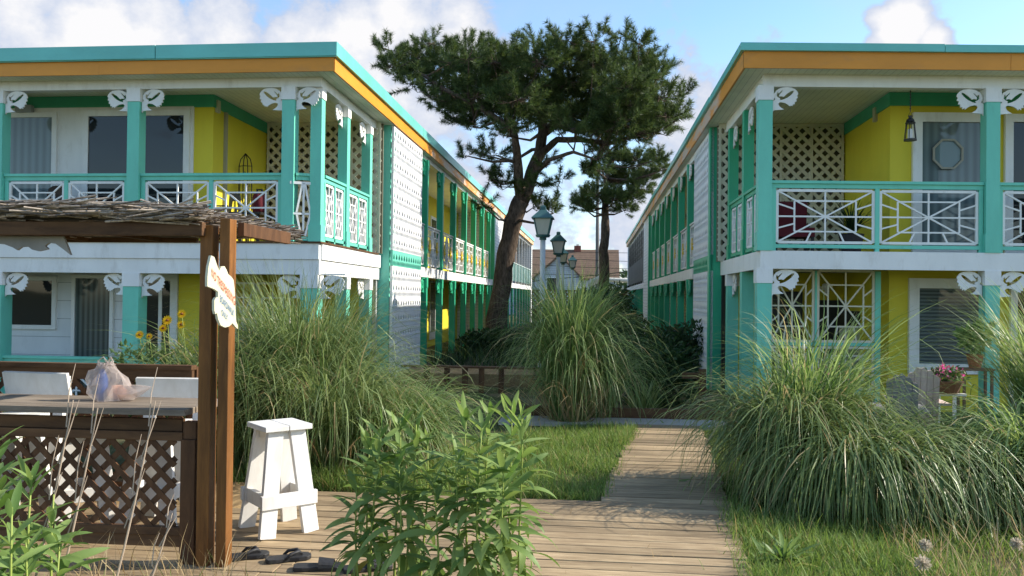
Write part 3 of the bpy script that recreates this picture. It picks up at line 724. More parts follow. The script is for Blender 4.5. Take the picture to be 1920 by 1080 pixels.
# ---------------------------------------------------------------- vegetation builders
def blades(base, az, th0, L, droop, width, nseg=9, rng=RNG, pw=1.6, twist=.5, side_wob=.25):
    """ribbons that arch over: arrays per blade -> (V, F)"""
    n = len(L); t = np.linspace(0, 1, nseg+1)
    if isinstance(pw, tuple):       # rise, bend over between two points of the length, then hang
        a0 = pw[0]*rng.uniform(.4, 1.6, (n, 1)); a1 = np.maximum(pw[1]*rng.uniform(.75, 1.3, (n, 1)), a0+.2); side_wob = .55
        q = np.clip((t[None, :]-a0)/(a1-a0), 0, 1); ang = th0[:, None]+.25*t[None, :]+(droop[:, None]-.25)*(q*q*(3-2*q)*.55+.45*q)
    else: ang = th0[:, None]+droop[:, None]*t[None, :]**pw
    azs = az[:, None]+side_wob*rng.standard_normal((n, 1))*t[None, :]**2
    ds = (L/nseg)[:, None]
    hx = np.sin(ang)*np.cos(azs)*ds; hy = np.sin(ang)*np.sin(azs)*ds; hz = np.cos(ang)*ds
    P = np.zeros((n, nseg+1, 3))
    P[:, 1:, 0] = np.cumsum(hx[:, :-1], 1); P[:, 1:, 1] = np.cumsum(hy[:, :-1], 1); P[:, 1:, 2] = np.cumsum(hz[:, :-1], 1)
    P += base[:, None, :]
    sa = az+math.pi/2+twist*rng.standard_normal(n)
    S = np.stack([np.cos(sa), np.sin(sa), .15*rng.standard_normal(n)], 1)
    w = width[:, None]*np.clip(1.15*(1-t[None, :]**2.2), .06, 1)*np.clip(.5+t[None, :]*2.5, 0, 1)
    A = P-S[:, None, :]*w[:, :, None]/2; B = P+S[:, None, :]*w[:, :, None]/2
    V = np.stack([A, B], 2).reshape(-1, 3)
    m = (nseg+1)*2; i = np.arange(nseg)*2
    q = np.stack([i, i+1, i+3, i+2], 1)
    Fc = (np.arange(n)[:, None, None]*m+q[None]).reshape(-1, 4)
    return V, Fc
def grass_clump(label, loc, n, height, r0, L=(1.2, 2.0), th=(.05, .6), droop=(1.0, 2.4), width=.011, mat=None, seed=1, lean=(0,0), dry=.06, zmin=-.03, group='clumps of tall ornamental grass', nseg=10, pw=1.6, core=None):
    rng = np.random.default_rng(seed)
    root = thing('ornamental_grass', label, 'grass clump', loc, group)
    def make(n, L, th, droop, width, r0):
        az = rng.uniform(0, 2*math.pi, n); rr = r0*np.sqrt(rng.uniform(0, 1, n))
        a2 = az+rng.normal(0, .7, n)
        base = np.stack([loc[0]+rr*np.cos(a2), loc[1]+rr*np.sin(a2), np.full(n, loc[2]-.02)], 1)
        l = rng.uniform(L[0], L[1], n); t0 = rng.uniform(th[0], th[1], n)*(.35+.65*rr/r0); dr = rng.uniform(droop[0], droop[1], n)
        V, Fc = blades(base, az, t0, l, dr, width*rng.uniform(.6, 1.25, n), nseg, rng, pw)
        ph = (V[:, 2]-loc[2])
        V[:, 0] += lean[0]*np.clip(ph, 0, 3)**1.5; V[:, 1] += lean[1]*np.clip(ph, 0, 3)**1.5
        lowz = loc[2]+.01+.05*rng.random(len(V)); V[:, 2] = np.where(V[:, 2] < lowz, lowz, V[:, 2])
        return V, Fc
    V, Fc = make(n, L, th, droop, width, r0)
    if core:
        V2, F2 = make(core[0], core[1], (.0, .16), core[2], width, r0*.7); Fc = np.concatenate([Fc, F2+len(V)]); V = np.concatenate([V, V2])
    raw_mesh('blades', V, Fc, mat or BLADE, root)
    nd = int(n*dry)
    if nd:
        V, Fc = make(nd, (L[0]*.35, L[1]*.6), (.2, 1.0), (.8, 2.0), width*.9, r0*1.05); raw_mesh('dry_blades', V, Fc, STRAW, root)
    return root
def lawn(name, poly, n, h=(.04, .11), mat=None, seed=3, z=-.055, w=.006, dens=None):
    rng = np.random.default_rng(seed); poly = np.array(poly)
    lo_, hi_ = poly.min(0), poly.max(0); pts = []
    tot = 0
    while tot < n:
        p = rng.uniform(lo_, hi_, (n*2, 2)); ins = np.zeros(len(p), bool); j = len(poly)-1
        for i in range(len(poly)):
            xi_, yi_ = poly[i]; xj, yj = poly[j]
            c = ((yi_ > p[:, 1]) != (yj > p[:, 1])) & (p[:, 0] < (xj-xi_)*(p[:, 1]-yi_)/(yj-yi_+1e-9)+xi_); ins ^= c; j = i
        p = p[ins]
        # uneven patches
        k = np.sin(p[:, 0]*3.1+1.3*np.sin(p[:, 1]*2.3))*np.sin(p[:, 1]*2.7+p[:, 0]*1.1)
        p = p[rng.uniform(-1.4, 1, len(p)) < k+.4]
        pts.append(p); tot += len(p)
    p = np.concatenate(pts)[:n]
    k = np.sin(p[:, 0]*3.1+1.3*np.sin(p[:, 1]*2.3))*np.sin(p[:, 1]*2.7+p[:, 0]*1.1)
    az = rng.uniform(0, 2*math.pi, n)
    p = p+rng.normal(0, .035, p.shape)+(rng.random((n, 1)) < .08)*rng.normal(0, .08, p.shape)
    base = np.concatenate([p, np.full((n, 1), z)], 1)
    V, Fc = blades(base, az, rng.uniform(.1, .8, n), rng.uniform(h[0], h[1], n)*(1+.35*k)*np.where(rng.random(n) < .05, 1.8, 1), rng.uniform(.2, 1.3, n), w*rng.uniform(.6, 1.3, n), 3, rng)
    o = raw_mesh(name, V, Fc, mat or LAWN); setting(o, 'stuff'); return o
def leaves_mesh(P, D, Up, Ln, Wd, curl, nseg=4, fold=.25):
    """lanceolate leaves, arrays (n,3): base, direction, up; curl bends them down"""
    n = len(P); t = np.linspace(0, 1, nseg+1)
    D = D/np.linalg.norm(D, axis=1, keepdims=True); S = np.cross(D, Up); S /= np.linalg.norm(S, axis=1, keepdims=True)+1e-9; Nn = np.cross(S, D)
    ang = curl[:, None]*t[None]
    ds = (Ln/nseg)[:, None, None]
    step = (np.cos(ang)[:, :, None]*D[:, None]-np.sin(ang)[:, :, None]*Nn[:, None])*ds
    C = np.zeros((n, nseg+1, 3)); C[:, 1:] = np.cumsum(step[:, :-1], 1); C += P[:, None]
    prof = np.clip(np.sin(np.pi*np.clip(t*.92+.06, 0, 1))**.8, .03, 1); prof[-1] = .03
    hw = (Wd[:, None]*prof[None])[:, :, None]/2
    A = C-S[:, None]*hw+Nn[:, None]*hw*fold; B = C+S[:, None]*hw+Nn[:, None]*hw*fold
    V = np.stack([A, C, B], 2).reshape(-1, 3); m = (nseg+1)*3; i = np.arange(nseg)*3
    q = np.concatenate([np.stack([i, i+1, i+4, i+3], 1), np.stack([i+1, i+2, i+5, i+4], 1)])
    return V, (np.arange(n)[:, None, None]*m+q[None]).reshape(-1, 4)
def weed_clump(label, loc, stalks, seed=1, lmat=None, LL=.215, LW=.038, group='leafy green weed clumps'):
    """stalks: list of (x, y, height, lean_x)"""
    rng = np.random.default_rng(seed)
    root = thing('weed_clump', label, 'weeds', loc, group)
    for (x, y, h, ln) in stalks:
        m = MB(); pts = []
        ly = rng.normal(0, .05)
        for t in np.linspace(0, 1, 7): pts.append((x+ln*t**1.5+.012*math.sin(5*t+x*9), y+ly*t**1.4, loc[2]-.03+h*t))
        m.tube(pts, list(np.linspace(.0085, .003, 7)), 6); st = m.build('stalk', WEEDS, root, smooth=True)
        n = int(42*h); t = np.sort(rng.uniform(.10, 1, n)**.8); pts = np.array(pts)
        P = np.stack([np.interp(t, np.linspace(0, 1, 7), pts[:, k]) for k in range(3)], 1)
        az = np.arange(n)*2.399+rng.normal(0, .3, n)
        el = np.interp(t, [0, .45, .8, .93, 1], [-.35, .05, .45, .85, 1.2])+rng.normal(0, .2, n)
        D = np.stack([np.cos(az)*np.cos(el), np.sin(az)*np.cos(el), np.sin(el)], 1)
        up = np.tile([0,0,1.], (n, 1))+.35*rng.standard_normal((n, 3))
        sz = np.interp(t, [0, .3, .8, 1], [.75, 1.1, 1.0, .55])*rng.uniform(.75, 1.2, n)
        curl = np.interp(t, [0, .5, .85, 1], [1.7, 1.4, .55, .2])*rng.uniform(.5, 1.4, n)
        V, Fc = leaves_mesh(P, D, up, LL*sz, LW*sz**.6, curl, 7)
        raw_mesh('leaves', V, Fc, lmat or WEED, st, smooth=True)
    return root
def leaf_cloud(centers, radii, n, size, rng, flat=.7):
    centers = np.array(centers); k = rng.integers(0, len(centers), n); r = np.array(radii)[k]
    d = rng.standard_normal((n, 3)); d /= np.linalg.norm(d, axis=1, keepdims=True)
    P = centers[k]+d*(r*rng.uniform(.35, 1.05, n)**.6)[:, None]*np.array([1, 1, flat])
    D = d+.8*rng.standard_normal((n, 3)); up = rng.standard_normal((n, 3))
    s = size*rng.uniform(.6, 1.4, n)
    return leaves_mesh(P, D, up, s, s*.45, rng.uniform(0, .8, n), 2)
def shrub(label, loc, w, h, n, size=.09, mat=None, seed=1, name='shrub', group=None, cat='shrub'):
    rng = np.random.default_rng(seed)
    root = thing(name, label, cat, loc, group)
    cs = []; rs = []
    for i in range(10):
        a = rng.uniform(0, 6.28); r = w*.36*math.sqrt(rng.random()); zz = h*rng.uniform(.18, .78)
        cs.append((loc[0]+r*math.cos(a), loc[1]+r*math.sin(a), loc[2]+zz)); rs.append(w*.24*rng.uniform(.7, 1.2))
    V, Fc = leaf_cloud(cs, rs, n, size, rng); V[:, 2] = np.maximum(V[:, 2], loc[2]); raw_mesh('foliage', V, Fc, mat or SHRUB, root)
    m = MB()
    for c in cs: m.tube([(loc[0], loc[1], loc[2]-.05), ((loc[0]+c[0])/2+.03, (loc[1]+c[1])/2, loc[2]+(c[2]-loc[2])*.6), c], [.025, .016, .006], 5)
    m.build('stem', BARK, root, smooth=True)
    return root

def pine(label, base, trunk_segs, pads, Y0, ydep, seed, tn=33, nl=.16, nwid=.0125, group=None):
    """trunk_segs: list of (list of points, list of radii); pads: crown clumps (x, y, z, r)"""
    rng = np.random.default_rng(seed)
    root = thing('pine_tree', label, 'tree', base, group)
    m = MB(); nodes = []
    for pts, rad in trunk_segs:
        P = []; Rr = []
        for i in range(len(pts)-1):
            for k in range(4):
                t = k/4; p = np.array(pts[i])*(1-t)+np.array(pts[i+1])*t
                P.append(p+rng.normal(0, rad[i]*.07, 3)); Rr.append((rad[i]*(1-t)+rad[i+1]*t)*rng.uniform(.93, 1.07))
        P.append(np.array(pts[-1])); Rr.append(rad[-1])
        m.tube(P, Rr, 14); nodes += list(zip(P, Rr))
    m.build('trunk', BARK, root, smooth=True, recalc=False)
    tips = [n for n in nodes if n[0][2] > 3.4]
    lm = MB(); Tp = []; Td = []
    for (x, y, z, r) in pads:
        c = np.array([x, y, z])
        d = [np.linalg.norm(n[0]-c)+max(0, n[0][2]-z)*1.2 for n in tips]; s, sr = tips[int(np.argmin(d))]
        mid = s*.5+c*.5+np.array([rng.normal(0, .12), rng.normal(0, .12), -.10*np.linalg.norm(c-s)+rng.normal(0, .06)])
        rr = min(sr*.6, .022+.022*np.linalg.norm(c-s)); lm.tube([s, s*.75+mid*.25+rng.normal(0, .04, 3), mid, mid*.4+c*.6, c], [rr, rr*.85, rr*.6, rr*.42, .012], 6)
        k = max(4, int(tn*(r/.6)**1.6*rng.uniform(.85, 1.1)))
        dd = rng.standard_normal((k, 3)); dd /= np.linalg.norm(dd, axis=1, keepdims=True)
        pp = c+dd*(r*rng.uniform(.1, .8, k)**.6)[:, None]*np.array([1.1, 1.1, .55])
        td = dd*np.array([.9, .9, .45])+np.array([0, 0, .62])+.28*rng.standard_normal((k, 3)); td /= np.linalg.norm(td, axis=1, keepdims=True)
        Tp.append(pp); Td.append(td)
        for q in range(0, k, 2):    # twigs
            lm.tube([c+(pp[q]-c)*.1, (c+pp[q])/2+rng.normal(0, .04, 3), pp[q], pp[q]+td[q]*.3], [.013, .010, .007, .004], 4, False)
    lm.build('branches', BARK, root, smooth=True, recalc=False)
    Tp = np.concatenate(Tp); Td = np.concatenate(Td); n = len(Tp); K = 150
    # needles around a short shoot
    s = rng.uniform(0, 1, (n, K, 1))**.8; shoot = .40*rng.uniform(.7, 1.3, (n, 1, 1))
    rnd = rng.standard_normal((n, K, 3)); rnd -= (rnd*Td[:, None]).sum(2, keepdims=True)*Td[:, None]; rnd /= np.linalg.norm(rnd, axis=2, keepdims=True)
    fw = rng.uniform(.35, 1.1, (n, K, 1)); nd = rnd+Td[:, None]*fw; nd /= np.linalg.norm(nd, axis=2, keepdims=True)
    b = Tp[:, None]+Td[:, None]*shoot*s; tip = b+nd*nl*rng.uniform(.7, 1.15, (n, K, 1))
    sd = np.cross(nd, rng.standard_normal((n, K, 3))); sd /= np.linalg.norm(sd, axis=2, keepdims=True)
    V = np.stack([b-sd*nwid/2, b+sd*nwid/2, tip], 2).reshape(-1, 3)
    raw_mesh('needles', V, np.arange(len(V)).reshape(-1, 3), NEEDLE, root)
    return root

# ---------------------------------------------------------------- big pine and small pine
def P3(px, py, Y): return at(px, py, Y=Y)
def big_pine():
    Y = 22.0; rng = np.random.default_rng(5)
    def T(l): return [P3(a, b, Y+dy) for a, b, dy in l]
    s = Y/FPX
    base = P3(922, 690, Y); base[2] = .1
    main = [(922,705,0),(930,640,0),(938,560,0),(948,480,0),(962,415,0),(978,375,0)]
    segs = [(T(main), [25*s, 22*s, 18.5*s, 17.5*s, 17*s, 16.5*s]),
            (T([(978,375,0),(994,338,.1),(1010,290,.3),(1018,245,.4),(1012,195,.2),(1000,150,0)]), [15.5*s, 13*s, 11.5*s, 9.5*s, 6.5*s, 3*s]),
            (T([(978,378,0),(972,340,-.2),(970,290,-.5),(963,245,-.8),(945,205,-1.1)]), [13*s, 9.5*s, 8*s, 6*s, 3*s]),
            (T([(1010,292,.3),(1045,262,.2),(1090,262,-.2),(1140,270,-.3),(1190,255,-.3)]), [8*s, 6*s, 5*s, 4*s, 2*s]),
            (T([(1016,255,.4),(1060,215,.9),(1110,180,1.3),(1160,140,1.5)]), [8*s, 6*s, 4*s, 2*s]),
            (T([(963,245,-.8),(900,200,-1.0),(830,165,-1.0),(760,120,-.6)]), [6*s, 5*s, 3.5*s, 1.6*s]),
            (T([(1000,330,.1),(1030,300,-.6),(1075,285,-1.3),(1120,300,-1.6)]), [5*s, 4*s, 3*s, 1.5*s])]
    pix = [(735,95,26),(730,120,24),(760,135,32),(800,80,22),(790,115,36),(775,160,26),(820,150,40),(850,120,36),(840,190,38),(800,185,24),(880,105,28),(900,140,42),(880,180,46),(870,220,34),(925,115,34),(930,170,48),(920,215,40),(960,100,26),(965,140,44),(975,190,48),(960,235,30),(1000,85,24),(1010,120,42),(1020,170,48),(1015,215,40),(1062,75,20),(1060,110,38),(1065,160,50),(1070,205,44),(1105,125,40),(1115,80,22),(1120,165,48),(1130,205,46),(1160,115,34),(1165,72,20),(1165,155,42),(1200,82,22),(1195,120,32),(1205,160,30),(1175,195,44),(1240,130,20),(1222,145,24),(1230,185,34),(1262,180,18),(1210,220,42),(1250,225,34),(1272,222,18),(1165,235,40),(1190,255,36),(1235,250,30),(1120,240,34),(1130,272,28),(1080,235,30),(885,240,20),(905,290,18),(935,285,20),(950,255,24),(925,330,16),(940,350,18),(1040,235,30),(980,360,14),(1005,345,18),(1020,310,16),(1040,398,18),(1000,385,16),(905,390,14),(880,295,12),(960,330,16),(1055,330,16),(1090,320,20)]
    cx, cz = 1000, 200
    pads = []
    for (a, b, r) in pix:
        e = max(0, 1-((a-cx)/300)**2-((b-170)/190)**2)**.5 if b < 300 else .35
        for k in range(2 if r > 26 else 1):
            yy = Y+rng.uniform(-1, 1)*3.0*e+.0
            p = P3(a+rng.normal(0, 5), b+rng.normal(0, 5), yy); pads.append((*p, r*s*1.0))
    pine('large windswept pine with a leaning forked trunk and wide dark crown between the wings', base, segs, pads, Y, 2.6, 11)
    Y2 = 33.0; s2 = Y2/FPX
    base2 = P3(1133, 620, Y2); base2[2] = .1
    segs2 = [([P3(a, b, Y2) for a, b in ((1134,640),(1132,560),(1133,500),(1131,470),(1136,430),(1134,400),(1136,360),(1140,310))], [11*s2, 10*s2, 9.5*s2, 9*s2, 8*s2, 7*s2, 5*s2, 3*s2])]
    pix2 = [(1085,385,16),(1098,380,18),(1120,365,22),(1150,375,22),(1178,372,22),(1200,355,22),(1140,340,26),(1175,335,28),(1215,330,22),(1120,320,22),(1155,300,28),(1195,300,26),(1230,300,18),(1100,395,12),(1245,318,14),(1170,395,16)]
    pads2 = []
    for (a, b, r) in pix2:
        for k in range(2): p = P3(a, b, Y2+rng.uniform(-1.6, 1.6)); pads2.append((*p, r*s2))
    pine('smaller pine with a slim straight trunk standing behind the lamp row', base2, segs2, pads2, Y2, 1.5, 12)
big_pine()

# ---------------------------------------------------------------- lamp posts
def lamp_post(label, x, y, ztop):
    root = thing('street_lamp', label, 'street lamp', (x, y, .0), 'lantern lamps along the alley')
    zl = ztop-.62
    m = MB(); m.lathe((x, y, 0), [(.075, 0), (.075, .3), (.055, .32), (.052, zl-.04)], 12); m.build('pole', POLEW, root, smooth=True)
    m = MB(); m.lathe((x, y, zl), [(.07, -.05), (.07, -.01), (.05, 0), (.13, .004), (.15, .05)], 16); m.build('collar', LAMPG, root)
    m = MB(); m.lathe((x, y, zl), [(.148, .052), (.236, .365)], 4, True); m.build('lantern_glass', LGLASS, root)
    f = MB()
    for k in range(4):
        a = math.pi/4+k*math.pi/2; f.bar((x+.150*math.cos(a), y+.150*math.sin(a), zl+.05), (x+.242*math.cos(a), y+.242*math.sin(a), zl+.37), .022, .022)
    f.lathe((x, y, zl), [(.20, .355), (.245, .356), (.245, .3615), (.20, .3616)], 4, True)
    f.build('lantern_frame', LAMPG, root)
    m = MB(); m.lathe((x, y, zl), [(.305, .362), (.305, .378), (.09, .535), (.075, .54), (.075, .60), (.05, .625)], 4, True); m.build('lamp_roof', LAMPG, root)
lamp_post('nearest and tallest green-roofed lantern on a pale pole beside the big pine', -1.0, 16.3, 3.39)
lamp_post('second green-roofed lantern in the row, right of the nearest lamp', -.95, 22.3, 3.35)
lamp_post('third lantern in the row, its dark roof against the brown house', -1.16, 31.5, 3.5)
lamp_post('farthest small lantern in the row, right of the third lamp', -.98, 38.5, 3.55)

# ---------------------------------------------------------------- beyond the alley
def backdrop():
    Y = 76.0
    root = thing('house', 'pale house with brown shingle roof and brick chimney beyond the alley', 'house', (-4, Y, -.05))
    x0 = -14.0; x1 = px_x(1163, Y); zr = px_z(1120, 464, Y); ze = px_z(1120, 520, Y)
    dep = 7.0
    m = MB(); m.add([(x0,Y-.3,ze-.1),(x1,Y-.3,ze-.1),(x1,Y+dep/2,zr),(x0,Y+dep/2,zr),(x0,Y+dep+.3,ze-.1),(x1,Y+dep+.3,ze-.1),(x0,Y-.3,ze-.25),(x1,Y-.3,ze-.25),(x1,Y+dep/2,zr-.2),(x0,Y+dep/2,zr-.2),(x0,Y+dep+.3,ze-.25),(x1,Y+dep+.3,ze-.25)],
                   [(0,1,2,3),(3,2,5,4),(6,7,1,0),(4,5,11,10),(6,9,8,7),(9,10,11,8),(0,3,9,6),(3,4,10,9),(1,7,8,2),(2,8,11,5)]); roof = m.build('roof', ROOFB, root)
    m = MB(); m.box(x0+.3, x1-.3, Y, Y+dep, -.05, ze-.1)
    m.prism([[(0,0),(dep,0),(dep/2,zr-ze)]], (x1-.32, Y, ze-.12), (0,1,0), (0,0,1), -.1); m.build('wall', HOUSEW, root)
    a = at(1083, 463, Y=Y+dep/2); m = MB(); m.box(a[0]-.32, a[0]+.32, Y+dep/2-.3, Y+dep/2+.3, zr-.4, zr+.35); m.build('chimney', BRICK, roof)
    m = MB(); m.box(a[0]-.12, a[0]+.12, Y+dep/2-.12, Y+dep/2+.12, zr+.351, zr+.5); m.build('chimney_pot', CREAM, roof)
    # front gable
    gx0, gx1, gm = px_x(1004, Y-2.5), px_x(1090, Y-2.5), px_x(1050, Y-2.5); gz = px_z(1050, 480, Y-2.5); ge = px_z(1050, 520, Y-2.5)
    m = MB(); m.prism([[(0,-.05),(gx1-gx0,-.05),(gx1-gx0,ge),(gm-gx0,gz),(0,ge)]], (gx0, Y-2.3, 0), (1,0,0), (0,0,1), -2.3); m.build('gable_wall', HOUSEW, root)
    m = MB()
    for a, b in (((gx0-.25, ge-.2), (gm, gz+.08)), ((gx1+.25, ge-.2), (gm, gz+.08))): m.bar((a[0], Y-1.3, a[1]), (b[0], Y-1.3, b[1]), 2.6, .14, (0,1,0) if False else (0,0,1))
    m.build('gable_roof', ROOFB, root)
    wx = px_x(1036, Y-2.5); wz = px_z(1036, 530, Y-2.5); m = MB(); m.box(wx-.5, wx+.5, Y-2.36, Y-2.301, wz-.7, wz+.5); f = m.build('window', WHITE, root)
    m = MB(); m.box(wx-.42, wx+.42, Y-2.38, Y-2.361, wz-.62, wz+.42); m.build('pane', GLASSD, f)
    cx = px_x(1159, Y-.05, 520); m = MB(); m.box(x1-.42, x1-.30, Y-.06, Y-.001, 0, ze-.1); m.build('corner_board', WHITE, root)
    # utility pole
    Yp = 62.0; x = px_x(1122, Yp); root = thing('utility_pole', 'thin grey utility pole beside the slim pine trunk', 'pole', (x, Yp, -.05))
    m = MB(); m.tube([(x, Yp, -.1), (x-.05, Yp, 5), (x-.08, Yp, 10.5)], [.16, .14, .11], 10); m.build('shaft', plain('pole_grey', (.13,.12,.115), .85, bump=.3), root, smooth=True)
    m = MB(); m.box(x-1.1, x+.95, Yp-.08, Yp+.04, 9.3, 9.42); m.build('crossarm', BROWNH, root)
    a = at(1126, 448, Y=Yp); m = MB(); m.tube([(x+.1, Yp-.14, a[2]-.1), (x+.35, Yp-.2, a[2]), (x+.42, Yp-.2, a[2]-.1)], [.04, .05, .12], 8); m.build('lamp_head', plain('lamp_metal', (.5,.5,.5), .4), root)
    # wires
    for i, (pa, pb) in enumerate((((1000,462), (1185,466)), ((1000,474), (1185,482)), ((1000,488), (1185,496)), ((1000,505), (1185,508)), ((1000,519), (1185,500)))):
        A = at(*pa, Y=61.8); B = at(*pb, Y=61.8); d = B-A; A = A-d*1.5; B = B+d*1.5; m = MB()
        pts = [A+(B-A)*t+np.array([0,0,-.35*4*t*(1-t)]) for t in np.linspace(0, 1, 13)]
        m.tube(pts, .018 if i != 4 else .03, 5); o = m.build('utility_wire', BLACK)
        tag(o, ['topmost thin wire crossing in front of the brown roof', 'second thin wire from the top across the brown roof', 'third thin wire from the top across the brown roof', 'lowest level wire across the foot of the brown roof', 'thick black wire slanting up across the brown roof'][i], 'wire', 'utility wires beyond the alley')
    # boom of a parked lift beyond the fence
    Yb = 58.0; root = thing('lift_boom', 'cream white twin-tube lift boom resting above the lattice fence', 'boom', (2.2, Yb, -.05))
    def bx(px, py, Yb=Yb): return at(px, py, Y=Yb)
    a, b = bx(1128, 524), bx(1260, 529); m = MB(); m.tube([a, b], .15, 12); m.build('upper_tube', CREAM, root, smooth=False)
    a, b = bx(1128, 539), bx(1260, 543); m = MB(); m.tube([a, a*.45+b*.55], .16, 12); m.tube([a*.45+b*.55, b], .175, 12); m.build('lower_tube', CREAM, root)
    m = MB()
    for (p, q, r) in (((1103,533), (1126,521), .2), ((1108,536), (1112,524), .24), ((1118,532), (1117,521), .16), ((1105,548), (1126,541), .13)): m.tube([bx(*p), bx(*q)], r, 9)
    m.build('knuckle', paint('weathered_cream', (.55,.48,.40), .7, .25, 6, .8, (.10,.085,.06)), root)
    a = bx(1112, 545); m = MB(); m.box(a[0]-.2, a[0]+.5, Yb-.3, Yb+.3, -.05, a[2]); m.build('support', plain('rusty_support', (.20,.11,.07), .9), root)
    # lattice fence
    Yf = 54.0; x0 = -4.2; x1 = 2.9; root = thing('lattice_fence', 'dark brown lattice fence closing the far end of the alley', 'fence', (0, Yf, -.05))
    zt_ = px_z(1160, 545, Yf); m = MB(); lattice2d(m, (x0, Yf, .8), (1,0,0), (0,0,1), x1-x0, zt_-.85, .26, .09, .012); m.build('lattice_panel', BROWN, root)
    m = MB(); m.box(x0, x1, Yf-.03, Yf+.03, -.05, .8); m.box(x0, x1, Yf-.04, Yf+.04, zt_-.06, zt_+.02); m.build('board_panel', BROWNH, root)
    for x in np.linspace(x0, x1, 5): m = MB(); m.box(x-.06, x+.06, Yf-.06, Yf+.059, -.05, zt_+.05); m.build('post', BROWN, root)
    p = at(1172, 520, Y=95); rng = np.random.default_rng(3)
    root = thing('far_tree', 'green treetop right of the brown roof, seen past the right wing', 'tree', (p[0]+1, 95, -.05))
    V, Fc = leaf_cloud([(p[0]+.5, 95, 3.6), (p[0]+2.5, 95.5, 4.6), (p[0]+1.5, 95.2, 2.6), (p[0]+4, 96, 4.2)], [1.6, 2, 1.8, 2], 2600, .38, rng); raw_mesh('crown', V, Fc, BUSHL, root)
    m = MB(); m.tube([(p[0]+1.5, 95, -.1), (p[0]+1.5, 95, 3.5)], [.2, .1], 8); m.build('trunk', BARK, root)
backdrop()

